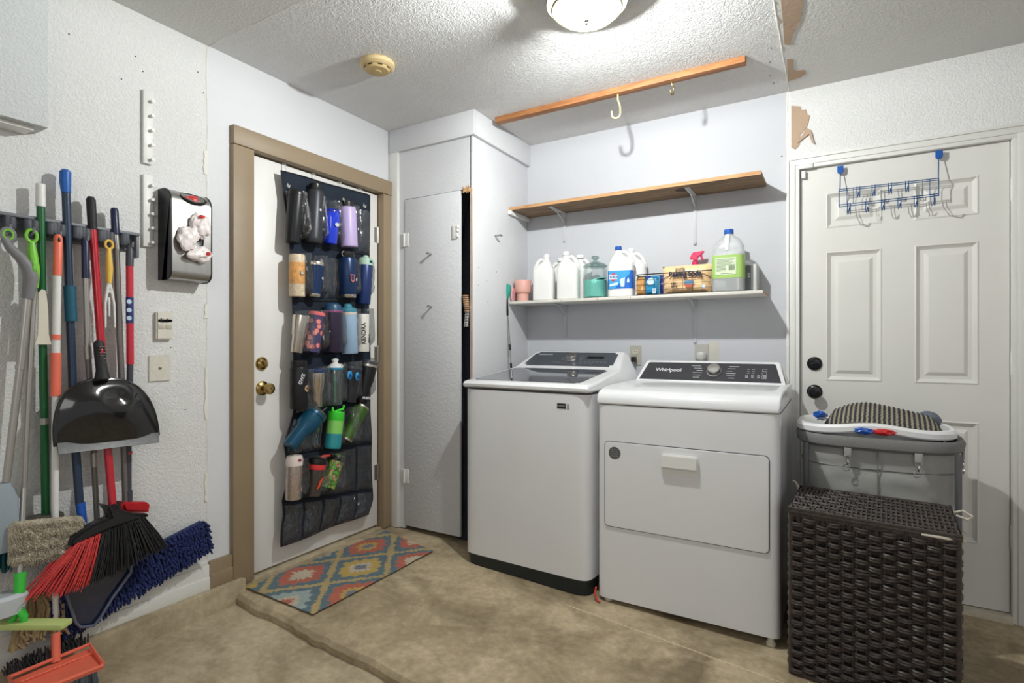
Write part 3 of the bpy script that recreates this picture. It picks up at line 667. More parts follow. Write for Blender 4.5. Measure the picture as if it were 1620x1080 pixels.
bracket(us, -1.438, 1.970, .20, .17); bracket(us, -.652, 1.970, .20, .26)
bm = BM(); box(bm, -1.699, -1.68, 2.842, BY-.003, 1.945, 1.9695, .001); part('cleat', bm, trimw, us)
SZ = 1.418
ls = thing('wall_shelf', 'lower wall shelf, a narrow white-painted board holding detergents', 'shelf', (-1.0, BY, 1.40))
shw = mat('worn_white_paint', (220, 216, 208), .5, bump=.2, var=.05, vscale=25)
bm = BM(); box(bm, -1.698, -.288, 2.850, BY-.002, SZ-.016, SZ, .002); part('board', bm, shw, ls)
bm = BM()
for x, w_ in ((-.94, .003), (-1.13, .003), (-1.35, .002), (-.86, .003)): box(bm, x, x+w_, 2.849, 2.8505, SZ-.015, SZ-.003)
box(bm, -.289, -.2875, 2.86, 3.08, SZ-.014, SZ-.002); part('chipped_spot', bm, edge, ls)
bracket(ls, -1.43, SZ-.0165, .18, .19); bracket(ls, -.652, SZ-.0165, .18, .23)

# ------------------------------------------------------------------ outlets on the back wall
ivory = mat('ivory_plate', (176, 172, 160), .45)
v = bw(1005.5, 562); ot = thing('wall_outlet', 'beige electrical outlet above the gap between washer and dryer', 'electrical outlet', (v.x, BY, v.z-.058))
bm = BM(); prism(bm, rrect(-.035, .035, -.057, .057, .004), 0, .005, MF(v.x, BY, v.z), .0015); part('cover_plate', bm, ivory, ot)
for s in (-1, 1):
    bm = BM(); loft(bm, [(.005, .016, .014, 3), (.008, .0155, .0135, 3)], 24, MF(v.x, BY, v.z+s*.02)); so = part('socket', bm, mat('cream_socket', (205, 200, 185), .4), ot)
    bm = BM()
    for k in (-.006, .006): box(bm, k-.0012, k+.0012, -.002, .007, .0078, .0084, 0, 2, MF(v.x, BY, v.z+s*.02))
    tube(bm, [MF(v.x, BY, v.z+s*.02)@Vector((0, -.008, .0078)), MF(v.x, BY, v.z+s*.02)@Vector((0, -.008, .0084))], .002, 8)
    part('slot', bm, blackp, so)
pg = thing('power_cord', 'grey cord with black plug in the outlet between washer and dryer', 'power cord', (v.x, BY-.01, v.z-.03))
bm = BM(); box(bm, v.x-.014, v.x+.012, BY-.045, BY-.0085, v.z-.038, v.z-.006, .004); part('plug', bm, blackp, pg)
bm = BM(); tube(bm, [(v.x, BY-.04, v.z-.03), (v.x+.002, BY-.05, v.z-.07), (v.x+.004, BY-.045, v.z-.15), (v.x+.004, BY-.04, v.z-.45), (v.x+.01, BY-.04, v.z-.8)], .0042, 8); tube(bm, [(v.x-.012, BY-.03, v.z-.035), (v.x-.015, BY-.03, v.z-.06)], .004, 6); part('cord', bm, greyp, pg)
v = bw(1110, 560); ot = thing('wall_outlet', 'square painted dryer outlet on the back wall behind the dryer console', 'electrical outlet', (v.x, BY, v.z-.06))
bm = BM(); prism(bm, rrect(-.036, .036, -.06, .058, .004), 0, .005, MF(v.x, BY, v.z-.005), .0015); part('cover_plate', bm, mat('greyed_plate', (176, 174, 168), .5), ot)
pg = thing('dryer_plug', 'grey angled dryer plug in the square outlet behind the dryer', 'power plug', (v.x, BY-.01, v.z-.06))
bm = BM(); loft(bm, [(.006, .028, .026, 3), (.02, .028, .026, 3), (.034, .020, .022, 3), (.038, .012, .014, 3)], 28, MF(v.x+.0, BY, v.z-.012)); box(bm, v.x-.018, v.x+.018, BY-.03, BY-.006, v.z-.07, v.z-.02, .006)
part('plug_body', bm, mat('light_grey_plug', (188, 188, 184), .4), pg)
bm = BM(); tube(bm, [(v.x, BY-.018, v.z-.06), (v.x, BY-.02, v.z-.15), (v.x+.02, BY-.04, v.z-.4)], .009, 8); part('cord', bm, greyp, pg)
bm = BM(); a, b = bw(1122, 540), bw(1138, 575); prism(bm, [(a.x, a.z), (b.x, a.z+.003), (b.x, b.z), (a.x+.004, b.z)], .0002, .0010, MF(0, BY, 0)); part('paint_patch', bm, mat('beige_filler', (200, 197, 188), .8), [o for o in C.objects if o.name == 'wall_back'][0])

# ------------------------------------------------------------------ things on the lower shelf
def sx(x, Y): d = ray(x, 480); return d.x*Y/d.y
def jug(name, label, cat, x, Y, H, W, D, body_m, cap_m, rot=0.0, sx_handle=1, group=None, hm=None, neck=.016, capr=.019):
    t = thing(name, label, cat, (x, Y, SZ), (0, 0, rot), group)
    bm = BM(); w2, d2 = W/2, D/2
    loft(bm, [(.001, w2*.9, d2*.9, 5), (.006, w2, d2, 5), (H*.05, w2, d2, 5), (H*.60, w2, d2, 5), (H*.66, w2*.97, d2*.97, 4), (H*.74, w2*.74, d2*.86, 3, -.03*W*sx_handle, 0), (H*.82, w2*.44, d2*.58, 2.4, -.10*W*sx_handle, 0), (H*.87, neck*1.15, neck*1.15, 2, -.12*W*sx_handle, 0), (H*.93, neck, neck, 2, -.12*W*sx_handle, 0)], 40)
    part('body', bm, body_m, t, local=True)
    bm = BM(); cx = -.12*W*sx_handle; lathe(bm, [(capr, H*.925), (capr*1.03, H*.93), (capr*.97, H*.995), (capr*.85, H)], 24, Matrix.Translation((cx, 0, 0))); part('cap', bm, cap_m, t, local=True)
    bm = BM(); s = sx_handle; tube(bm, [(cx+s*neck*.8, 0, H*.885), (cx+s*W*.28, 0, H*.89), (cx+s*W*.44, 0, H*.82), (cx+s*W*.55, 0, H*.70), (cx+s*W*.57, 0, H*.60)], [.009, .011, .012, .013, .013], 12)
    part('handle', bm, hm or body_m, t, local=True); return t
milk = mat('white_hdpe', (224, 224, 222), .38, var=.01)
wcap = mat('white_cap', (232, 232, 232), .35, var=.01)
jug('detergent_jug', 'big plain white jug beside the pink vase, front row of lower shelf', 'detergent jug', sx(861, 2.925), 2.925, .278, .128, .10, milk, wcap, .25, -1)
jug('detergent_jug', 'big plain white jug left of the glass jar, front row of lower shelf', 'detergent jug', sx(899.5, 2.925), 2.925, .283, .128, .10, milk, wcap, .2, 1)
jug('detergent_jug', 'white jug behind, its cap showing between the two big front jugs', 'detergent jug', sx(885, 3.03), 3.03, .265, .125, .07, milk, wcap, .1, -1, capr=.026)
jug('detergent_jug', 'white jug behind the glass jar and right front jug', 'detergent jug', sx(921, 3.035), 3.035, .275, .11, .07, milk, wcap, .1, 1, capr=.026)
# pink vase
pk = mat('blush_ceramic', (216, 164, 152), .5, var=.02); X = sx(827, 2.915)
bm = BM(); lathe(bm, [(.036, 0), (.037, .003), (.037, .046), (.044, .052), (.050, .058), (.051, .064), (.0515, .128), (.050, .130), (.047, .128), (.046, .07), (.002, .066)], 48, Matrix.Translation((X, 2.915, SZ))); solo('pedestal_vase', bm, pk, 'blush pink pedestal vase at the left end of the lower shelf', 'vase')
# yarn
ys = thing('yarn_bundle', 'pink and white striped string bundle between the brush and the pink vase', 'string bundle', (-1.682, 2.872, SZ))
for k, m in ((0, mat('pink_yarn', (206, 110, 118), .9)), (1, mat('white_yarn', (225, 215, 210), .9))):
    bm = BM()
    for q in range(5):
        a = q*.5+k*.25; pts = [(-1.684+.012*math.cos(j*PI/6)*math.cos(a), 2.872+.012*math.cos(j*PI/6)*math.sin(a), SZ+.045+.042*math.sin(j*PI/6)) for j in range(12)]; tube(bm, pts, .0035, 6, True)
    part('strand', bm, m, ys)
# glass jar of scent beads
X = sx(941.5, 2.93); R = .066; Tj = Matrix.Translation((X, 2.93, SZ))
gj = thing('glass_jar', 'round glass jar with knobbed lid on the lower shelf', 'glass jar', (X, 2.93, SZ))
bm = BM(); lathe(bm, [(.002, .001), (R*.93, .001), (R, .008), (R, .160), (R*.94, .172), (R*.93, .180)], 56, Tj, False, False); part('jar_body', bm, glass, gj)
gg = clear('green_glass', (228, 240, 238), .2, .03, .03)
bm = BM(); lathe(bm, [(R*.95, .178), (R*1.05, .181), (R*1.05, .187), (R*.86, .197), (R*.45, .208), (.013, .214), (.010, .221), (.020, .228), (.024, .236), (.018, .243), (.002, .245)], 48, Tj, True, False); part('lid', bm, gg, gj)
bm = BM(); teal = mat('teal_beads', (140, 228, 212), .45, bump=1, bscale=260, var=.12, vscale=150)
rb = R*.945; lathe(bm, [(.002, .010), (rb, .010), (rb, .040), (rb, .080), (rb, .104)], 56, Tj, False, False)
G = []
for j in range(900):
    a = random.uniform(0, 2*PI); rr_ = rb*math.sqrt(random.random()); zz = .106+.014*rr_/rb*math.cos(a-.3); ball(bm, (X+rr_*math.cos(a)*.96, 2.93+rr_*math.sin(a)*.96, SZ+zz), .0034, 1)
solo('scent_beads', bm, teal, 'aqua scent beads filling the glass jar', 'laundry beads', kind='stuff')
# bleach bottles
blue = mat('bright_blue', (28, 84, 176), .4)
def bleach(x, Y, label, lab, sc=1.0, rot=.15):
    t = jug('bleach_bottle', label, 'bleach bottle', x, Y, .285*sc, .138*sc, .095*sc, milk, blue if lab else wcap, rot, 1, capr=.0185)
    if lab:
        w2, d2 = .0697*sc, .0482*sc
        bm = BM(); loft(bm, [(.045, w2, d2, 5), (.145, w2, d2, 5)], 60, None, False, False); lb = part('label', bm, mat('royal_blue_label', (24, 100, 196), .4), t, local=True)
        bm = BM(); Ml = MF(0, -d2-.0006, .095)
        prism(bm, [(-.058, -.05), (-.03, -.05), (.055, .03), (.055, .05), (-.058, .05)], 0, .0006, Ml); part('light_swoosh', bm, mat('sky_blue_print', (58, 158, 216), .4), t, local=True)
        bm = BM(); prism(bm, [(-.062, .015), (-.035, .040), (-.008, .015), (-.035, -.012)], .0006, .0012, Ml); part('red_emblem', bm, mat('red_print', (206, 52, 60), .4), t, local=True)
        bm = BM(); prism(bm, [(-.060, .003), (-.060, .027), (-.012, .027), (-.012, .003)], .0012, .0016, Ml); prism(bm, [(-.055, -.036), (-.055, -.024), (-.01, -.014), (-.01, -.028)], .0008, .0014, Ml)
        prism(bm, [(.005, -.04), (.026, -.04), (.029, .012), (.002, .002)], .0006, .0010, Ml); box(bm, .040, .052, -.018, .0, .0006, .0012, 0, 2, Ml); box(bm, .043, .049, .0, .008, .0006, .0012, 0, 2, Ml); part('label_print', bm, mat('pale_blue_print', (206, 226, 244), .4), t, local=True)
        bm = BM(); text_into(bm, 'CLOROX', .017, Ml@Matrix.Translation((-.036, .015, .0018)), .0002, .72, .0006); part('lettering', bm, mat('navy_print', (30, 50, 130), .4), t, local=True)
    return t
bleach(sx(983, 2.925), 2.925, 'white bleach bottle with blue cap and bright blue label', True)
bleach(sx(1003, 3.03), 3.03, 'unlabelled white bottle behind the blue-labelled bleach bottle', False, 1.0, .2)
# wire basket
Xa, Xb = sx(1006, 2.885), sx(1127, 2.885); By0, By1 = 2.885, 2.985
wk = mat('black_wire', (26, 26, 28), .4)
bk = thing('wire_basket', 'low black wire basket on the lower shelf', 'basket', ((Xa+Xb)/2, 2.93, SZ))
bm = BM(); H = .115
for z, r in ((.004, .003), (H, .003)): tube(bm, [(Xa, By0, SZ+z), (Xb, By0, SZ+z), (Xb, By1, SZ+z), (Xa, By1, SZ+z)], r, 8, True)
part('rim_wire', bm, wk, bk)
bm = BM()
for z in (.03, .058, .086): tube(bm, [(Xa, By0, SZ+z), (Xb, By0, SZ+z), (Xb, By1, SZ+z), (Xa, By1, SZ+z)], .001, 5, True)
for k in range(1, 8): X = Xa+(Xb-Xa)*k/8; tube(bm, [(X, By0, SZ+H), (X, By0, SZ+.004), (X, By1, SZ+.004), (X, By1, SZ+H)], .001, 5)
for Y in (By0+.03, By0+.065):
    for X in (Xa, Xb): tube(bm, [(X, Y, SZ+.004), (X, Y, SZ+H)], .001, 5)
part('mesh_wire', bm, wk, bk)
bm = BM(); box(bm, Xa+.002, Xb-.002, By0+.002, By1-.002, SZ+.0005, SZ+.003); box(bm, Xb-.002, Xb+.001, By0+.002, By1, SZ+.002, SZ+H); box(bm, Xa-.001, Xa+.001, By0+.03, By1, SZ+.002, SZ+H); part('tray', bm, wk, bk)
def pouch(name, label, cat, x0, x1, Y, z0, z1, th, m, seal=.0):
    bm = BM(); nx, nz_ = 20, 16
    def f(sgn):
        def g(s, t):
            e = (1-abs(2*s-1)**5)*(1-abs(2*t-1)**5); p = Vector((x0+(x1-x0)*s, Y, z0+(z1-z0)*t)); k = noise.noise(Vector((p.x*26, sgn, p.z*26)))*.006+noise.noise(Vector((p.x*9, sgn, p.z*50)))*.004
            return p+Vector((noise.noise(Vector((0, p.z*40, 1)))*.002, sgn*(th*e*.5+k*e), 0))
        return g
    grid(bm, f(-1), nx, nz_); grid(bm, f(1), nx, nz_); bmesh.ops.remove_doubles(bm, verts=bm.verts, dist=.0006)
    t = thing(name, label, cat, ((x0+x1)/2, Y, z0)); part('pouch_body', bm, m, t); return t
pz = SZ+.006; pk_b = mat('blue_foil', (42, 148, 200), .3, coat=.3, bump=.2); pk_o = mat('peach_bag', (250, 208, 158), .35, coat=.3, bump=.1)
a, b = sx(1009, 2.92), sx(1021, 2.92); t = pouch('snack_pouch', 'narrow orange and tan pouch at the left end of the wire basket', 'pouch', a-.008, b, 2.925, pz, SZ+.105, .035, mat('orange_tan_foil', (206, 150, 84), .35, var=.35, vscale=30))
a, b = sx(1021, 2.92), sx(1043, 2.92); t = pouch('detergent_pouch', 'bright blue pouch in the left half of the wire basket', 'pouch', a, b, 2.92, pz, SZ+.108, .045, pk_b)
bm = BM(); Ml = MF((a+b)/2, 2.892, pz+.05); lathe(bm, [(.02, 0), (.019, .003), (.002, .003)], 20, Ml@Matrix.Translation((0, .02, 0))); box(bm, .01, .028, -.045, -.018, 0, .003, 0, 2, Ml); part('label_print', bm, MC['pale_blue_print'], t)
bm = BM(); prism(bm, [(-.03, .045), (.005, .05), (.0, .042), (-.03, .034)], 0, .003, Ml); part('lettering', bm, MC['navy_print'], t)
a, b = sx(1043, 2.94), sx(1049, 2.94); pouch('small_pouch', 'dark blue pouch edge between the blue pouch and the peach bag', 'pouch', a, b+.01, 2.95, pz, SZ+.112, .02, MC['navy_print'])
a, b = sx(1049, 2.935), sx(1127, 2.935); t = pouch('baking_soda_bag', 'large peach bag of baking soda filling the wire basket', 'bag', a, b-.004, 2.935, pz, SZ+.155, .075, pk_o)
Ml = MF((a+b)/2, 2.886, SZ+.10); np_ = mat('dark_navy_print', (24, 26, 52), .4)
bm = BM(); text_into(bm, 'pure', .026, Ml@Matrix.Translation((-.025, .032, 0)), .0008, 1, .0004); text_into(bm, 'Baking Soda', .038, Ml@Matrix.Translation((0, .004, .001)), .0008, .90, .0016); text_into(bm, '100+', .018, Ml@Matrix.Translation((-.055, -.043, 0)), .0006, 1, .0005); text_into(bm, 'uses', .018, Ml@Matrix.Translation((-.055, -.057, 0)), .0006, 1, .0005)
part('lettering', bm, np_, t)
bm = BM(); text_into(bm, 'multipurpose home care', .010, Ml@Matrix.Translation((0, -.016, 0)), .0005, 1.1, .0001); part('small_print', bm, mat('brown_print', (150, 104, 60), .5), t)
bm = BM(); loft(bm, [(0, .026, .002, 2.2), (.0012, .026, .012, 2.2)], 24, Ml@Matrix.Translation((.02, -.040, 0))); part('lid_picture', bm, mat('steel_blue_print', (92, 128, 158), .4), t)
bm = BM(); prism(bm, [(-.004, -.044), (.04, -.044), (.034, -.064), (.004, -.064)], 0, .001, Ml); part('bowl_picture', bm, mat('brick_red_print', (196, 84, 64), .4), t)
bm = BM(); box(bm, .082, .100, -.075, -.055, 0, .001, 0, 2, Ml); part('badge', bm, MC['pale_blue_print'], t)
# spray bottle
X = sx(1096, 2.965); sb = thing('spray_bottle', 'spray bottle with pink trigger rising behind the peach bag', 'spray bottle', (X, 3.025, SZ)); Ts = Matrix.Translation((X, 3.025, SZ))
bm = BM(); loft(bm, [(.001, .034, .022, 3), (.1, .034, .022, 3), (.14, .02, .016, 2.2), (.165, .013, .013, 2)], 28, Ts); part('bottle', bm, milk, sb)
pkp = mat('hot_pink_plastic', (214, 44, 96), .4); bm = BM()
lathe(bm, [(.016, .16), (.017, .182), (.013, .186)], 20, Ts); prism(bm, [(-.028, .200), (-.022, .196), (-.016, .20), (-.010, .188), (.012, .188), (.014, .206), (.030, .214), (.044, .228), (.046, .236), (.040, .238), (-.008, .234), (-.018, .226)], -.009, .009, Ts@MF(0, 0, 0), .003)
part('spray_head', bm, pkp, sb); bm = BM(); tube(bm, [Ts@Vector((.030, 0, .216)), Ts@Vector((.034, 0, .200)), Ts@Vector((.044, 0, .186))], [.006, .005, .003], 8); part('trigger', bm, pkp, sb)
# vinegar jug
X = sx(1153, 2.915); cj = clear('cloudy_plastic', (248, 250, 251), .15, .12, .30)
vj = thing('vinegar_jug', 'clear handled jug with blue cap and lime green label, right end of shelf', 'jug', (X, 2.915, SZ), (0, 0, .0)); Tv = Matrix.Translation((X, 2.915, SZ))
bm = BM(); w2, d2 = .074, .056
loft(bm, [(.001, w2*.9, d2*.9, 5), (.008, w2, d2, 5), (.19, w2, d2, 5), (.20, w2*.97, d2*.97, 4), (.205, w2*.98, d2*.98, 4), (.235, w2*.95, d2*.93, 3.4), (.262, w2*.74, d2*.74, 2.8), (.280, w2*.42, d2*.46, 2.2), (.288, .021, .021, 2), (.297, .020, .020, 2)], 48, Tv, True, False); part('bottle', bm, cj, vj)
bm = BM(); loft(bm, [(.003, w2*.88, d2*.88, 5), (.010, w2*.96, d2*.96, 5), (.16, w2*.96, d2*.96, 5)], 40, Tv); part('liquid', bm, clear('vinegar', (238, 244, 243), .04, .05, .14), vj)
bm = BM(); lathe(bm, [(.0225, .292), (.023, .294), (.0225, .314), (.020, .316)], 28, Tv); part('cap', bm, blue, vj)
bm = BM(); tube(bm, [Tv@Vector((0, -.026, .278)), Tv@Vector((0, -.045, .262)), Tv@Vector((0, -.047, .23)), Tv@Vector((0, -.046, .205))], .013, 12); part('handle', bm, mat('frosted_handle', (222, 226, 228), .3), vj)
bm = BM(); loft(bm, [(.068, w2+.0006, d2+.0006, 5), (.182, w2+.0006, d2+.0006, 5)], 64, Tv, False, False); part('label', bm, mat('lime_label', (158, 194, 104), .45), vj)
Ml = MF(X, 2.915-d2-.0012, SZ+.125); bm = BM(); box(bm, -.054, .042, -.040, .043, 0, .0006, 0, 2, Ml); part('label_panel', bm, mat('pale_green_print', (214, 228, 196), .45), vj)
bm = BM()
for q in range(11): box(bm, -.049, .037-(q*7 % 5)*.006 if q < 6 else -.006, .035-q*.0058, .0372-q*.0058, .0006, .001, 0, 2, Ml)
for q in range(11): box(bm, .008+q*.0026, .0094+q*.0026+.0006*(q % 2), -.02, .004, .0006, .001, 0, 2, Ml)
box(bm, -.03, .03, -.036, -.034, .0006, .001, 0, 2, Ml); part('label_text', bm, mat('dark_green_print', (70, 92, 70), .5), vj)
# grey box
Y0 = 2.95; a, b = sx(1181, Y0)-.035, sx(1198, Y0+.03); gb = thing('storage_case', 'dark grey case with pale spine behind the vinegar jug', 'case', ((a+b)/2, 3.0, SZ))
bm = BM(); box(bm, a, b-.016, Y0, 3.08, SZ, SZ+.135, .003); part('case_body', bm, mat('dark_grey_card', (104, 108, 112), .5, var=.15), gb)
bm = BM(); box(bm, b-.0165, b, Y0+.002, 3.08, SZ, SZ+.14, .003); part('spine', bm, mat('pale_grey_card', (190, 190, 188), .5), gb)
bm = BM(); text_into(bm, 'S', .03, MF(b-.035, Y0-.0005, SZ+.085), .0005, 1, .001); part('lettering', bm, MC['white_print'], gb)
# long-handled duster hanging at the shelf end
Yd = 2.835; gp = lambda x, y, Y=Yd: bw(x, y, BY-Y)
du = thing('scrub_brush', 'long-handled brush, teal and black grip, hooked on the shelf end', 'scrub brush', tuple(gp(808, 582, 2.80)))
bm = BM(); tube(bm, [gp(802, 449), gp(804.5, 452), gp(804.5, 462), gp(802, 472)], [.005, .014, .014, .008], 12); part('hanging_end', bm, mat('teal_grip', (30, 150, 134), .5), du)
bm = BM(); tube(bm, [gp(799.5, 463), gp(800.5, 470), gp(801.5, 490), gp(802.5, 499)], [.007, .0125, .0115, .009], 12); part('grip', bm, blackp, du)
bm = BM(); tube(bm, [gp(802.5, 499), gp(806.5, 545, 2.82), gp(808.5, 578, 2.80)], [.0055, .005, .004], 10); part('pole', bm, chrome, du)
bm = BM(); tube(bm, [gp(806.4, 545, 2.82), gp(807.2, 554, 2.815)], .0075, 10); tube(bm, [gp(808.2, 574, 2.80), gp(808.8, 582, 2.80)], .0065, 10); part('collar', bm, blackp, du)

# ------------------------------------------------------------------ over-the-door hook rack
rk = thing('hook_rack', 'blue wire hook rack hanging over the top of the white back door', 'hook rack', tuple(bw(1405, 330, .03)))
bw_m = mat('blue_wire', (40, 84, 138), .35, .3); OF = .040
g = lambda x, y, o=OF: bw(x, y, o)
bm = BM()
for (x0, y0, x1_, y1) in ((1327.6, 299.8, 1485, 281.7), (1327.6, 302.6, 1485, 284.5), (1326, 324.4, 1485.5, 306.2), (1326.5, 327.6, 1485.5, 309.2)): tube(bm, [g(x0, y0), g(x1_, y1)], .0021, 6)
for x, ya, yb in ((1327.6, 299, 328), (1485, 281, 310)): tube(bm, [g(x, ya), g(x, yb)], .0022, 6)
for x in (1340, 1350, 1460, 1471): ya = 299.8-(x-1327.6)*.115; tube(bm, [g(x, ya), g(x, ya+24.8)], .0014, 6)
part('frame', bm, bw_m, rk)
for x, ya, yb, xt in ((1329, 264, 300, 1329.5), (1484, 240, 282, 1485)):
    bm = BM(); tube(bm, [g(xt, ya+6, .012), g(xt, ya+14, .018), g(xt-.5, yb, OF)], .0023, 6); part('strap_wire', bm, bw_m, rk)
    v0 = bw(xt, ya, 0); bm = BM(); prism(bm, [(-.013, .004), (.013, .004), (.013, -.022), (.008, -.032), (-.008, -.032), (-.013, -.022)], 0.0045, .018, MF(v0.x, BY, v0.z-.003), .002)
    part('over_door_clip', bm, mat('blue_clip', (16, 86, 170), .35), rk)
def hk(x, y, big=False):
    bm = BM(); L_ = .05 if not big else .055; out = .03 if not big else .075; p = g(x, y)
    for s in (-.006, .006):
        pts = [p+Vector((s, 0, .004)), p+Vector((s, -.002, -L_*.6)), p+Vector((s*.8, -out*.35, -L_)), p+Vector((s*.5, -out*.8, -L_*.95)), p+Vector((0, -out, -L_*.55))]
        tube(bm, pts, .0017, 6)
    part('hook', bm, bw_m, rk)
for k, x in enumerate((1358, 1382, 1408, 1435)): hk(x, 299.8-(x-1327.6)*.115)
for k, x in enumerate((1372, 1397, 1423, 1449)): hk(x, 325-(x-1326)*.115)
hk(1343, 323, True); hk(1475, 308, True)
# over-door plates holding light strip at door top
# ------------------------------------------------------------------ left wall: small things
v = lw(251.5, 582); sp = thing('wall_plate', 'square blank off-white wall plate left of the taupe door casing', 'wall plate', tuple(lw(251.5, 604)))
bm = BM(); a, b = lw(234.5, 582), lw(268.5, 582); h = .052
prism(bm, rrect(-(b.y-a.y)/2, (b.y-a.y)/2, -h, h, .004), 0, .006, ML(LX, (a.y+b.y)/2, v.z), .002); part('plate', bm, mat('worn_plate', (214, 210, 198), .5, var=.08, vscale=60), sp)
bm = BM(); lathe(bm, [(.006, .006), (.005, .010), (.002, .011)], 14, ML(LX, (a.y+b.y)/2, v.z)); part('screw', bm, brass, sp)
v = lw(257, 515); sw = thing('door_opener_button', 'chipped two-button control box above the blank wall plate', 'wall switch', tuple(lw(257, 534)))
bm = BM(); a, b = lw(244, 515), lw(269.5, 515); W2 = (b.y-a.y)/2; Ym = (a.y+b.y)/2; h = .055
prism(bm, rrect(-W2, W2, -h, h, .006), 0, .020, ML(LX, Ym, v.z), .004); part('housing', bm, mat('chipped_plastic', (216, 212, 200), .5, var=.05), sw)
bm = BM()
for s in (-1, 1): box(bm, s*W2*.45-W2*.36, s*W2*.45+W2*.36, -.014, .004, .019, .0225, .001, 2, ML(LX, Ym, v.z))
part('button', bm, mat('tan_button', (184, 178, 160), .5), sw)
bm = BM()
for k in range(22):
    u = -W2*.8+W2*1.6*k/21; z = .020+.012*noise.noise(Vector((k*.9, 1, 1))); box(bm, u-.002, u+.0025, z-.004-.004*random.random(), z+.004, .0195, .0208, 0, 2, ML(LX, Ym, v.z))
part('chipped_spot', bm, dk, sw)
for (xa, ya, yb, lab) in ((232, 141, 257, 'upper white peg strip on the textured wall, with five short pegs'), (233, 275, 389, 'lower white peg strip behind the steel bag dispenser')):
    a = lw(226.5, ya, .012); b = lw(226.5, yb, .012); y1 = lw(241.5, ya, .012).y
    st = thing('peg_strip', lab, 'peg strip', (LX, (a.y+y1)/2, b.z), group='white wall peg strips')
    bm = BM(); box(bm, LX, LX+.014, a.y, y1, b.z, a.z, .001); part('strip', bm, trimw, st)
    for k in range(5):
        z = a.z-(a.z-b.z)*(.10+.2*k)-.01; bm = BM(); Y = a.y+.028; tube(bm, [(LX+.012, Y, z), (LX+.03, Y-.0, z-.001)], .006, 10); part('peg', bm, trimw, st)
# bag dispenser
BYa, BYb = 1.151, 1.315; zt, zb = lw(269, 293.5, .09).z, lw(269, 441, .09).z; BD = .095
bd = thing('bag_dispenser', 'stainless steel grocery bag dispenser with black sides on the textured wall', 'bag dispenser', (LX, (BYa+BYb)/2, zb))
def dprof(off, n=8):
    pts = [(0, zb+off), (BD-.03-off, zb+off)]
    for k in range(n+1): a = -PI/2+PI/2*k/n; pts.append((BD-.035-off+.035*math.cos(a), zb+.035+off+.035*math.sin(a)))
    for k in range(n+1): a = PI/2*k/n; pts.append((BD-.06-off+.06*math.cos(a), zt-.06-off+.06*math.sin(a)))
    return pts+[(0, zt-off)]
def yprism(bm, prof, y0, y1, bev=0):
    A = [bm.verts.new((LX+x, y0, z)) for x, z in prof]; B = [bm.verts.new((LX+x, y1, z)) for x, z in prof]; n = len(prof)
    F = [bm.faces.new(A[::-1]), bm.faces.new(B)]+[bm.faces.new((A[j], A[(j+1) % n], B[(j+1) % n], B[j])) for j in range(n)]
    bmesh.ops.recalc_face_normals(bm, faces=F)
    if bev: bmesh.ops.bevel(bm, geom=[e for f in F[:2] for e in f.edges], offset=bev, segments=2, affect='EDGES')
bm = BM(); yprism(bm, dprof(.0015), BYa+.004, BYb-.004); part('steel_cover', bm, steel, bd)
for y0, y1 in ((BYa, BYa+.006), (BYb-.006, BYb)):
    bm = BM(); yprism(bm, dprof(0), y0, y1, .0015); part('side_panel', bm, mat('black_side', (30, 31, 36), .4), bd)
cy = (BYa+BYb)/2+.01
bm = BM(); Mo = ML(LX+BD-.018, cy, zt-.033) @ Matrix.Rotation(math.radians(-48), 4, 'X')
lathe(bm, [(.052, -.004), (.054, .008), (.048, .0105), (.043, .004), (.040, -.002)], 40, Mo@Matrix.Diagonal((1.0, .58, 1, 1)), False, True)
part('top_opening', bm, blackp, bd)
bm = BM(); Mo2 = ML(LX+BD, cy, (zt+zb)/2-.01); lathe(bm, [(.036, -.001), (.036, .0015), (.033, .002), (.031, -.0005)], 40, Mo2@Matrix.Diagonal((1, 1.9, 1, 1)), False, True); part('front_opening', bm, blackp, bd)
bag = mat('translucent_bag', (236, 226, 224), .3, bump=.5, bscale=50, var=.06, vscale=40, coat=.4)
redb = mat('red_print_bag', (206, 62, 60), .4, bump=.6, bscale=60, var=.15, vscale=60)
def crump(name, label, c, r, sc, m, extra=None):
    t = thing(name, label, 'plastic bag', (c[0], c[1], c[2]-r*sc[2]), group=None); bm = BM(); c = Vector(c)
    rr_ = bmesh.ops.create_icosphere(bm, subdivisions=4, radius=1)
    for v in rr_['verts']:
        k = 1+.55*noise.noise(v.co*1.3+c*9)+.35*(.5-abs(noise.noise(v.co*2.6+c*3)))+.14*(.4-abs(noise.noise(v.co*6+c*5)))
        v.co = c+Vector((v.co.x*sc[0], v.co.y*sc[1], v.co.z*sc[2]))*r*k*.82
        v.co.x = max(v.co.x, LX+BD+.002) if not extra else v.co.x
    part('crumpled_film', bm, m, t); return t
xf = LX+BD+.014
t1 = crump('plastic_bag', 'pinkish white plastic bag bulging highest from the front of the dispenser', (xf, cy+.018, (zt+zb)/2+.040), .046, (.55, .95, 1.25), bag)
t2 = crump('plastic_bag', 'crumpled white plastic bag at the left of the dispenser opening', (xf, cy-.034, (zt+zb)/2-.016), .040, (.5, 1.0, 1.25), bag)
t3 = crump('plastic_bag', 'white plastic bag with red print hanging lowest from the dispenser', (xf, cy+.012, (zt+zb)/2-.075), .040, (.5, 1.35, .75), bag)
for t, dy, dz in ((t1, .0, .045), (t3, .022, .012)):
    bm = BM(); c = Vector((xf+.014, cy+.012+dy, (zt+zb)/2+(.035 if t is t1 else -.078)+dz*.9)); ball(bm, c, .011, 2, None, (.9, 1.2, .8), .5, 60); part('red_print', bm, redb, t)
t = crump('plastic_bag', 'red and white plastic bag stuffed in the top opening of the dispenser', tuple(Mo @ Vector((0, 0, .000))), .026, (.55, 1.2, .6), redb, True)

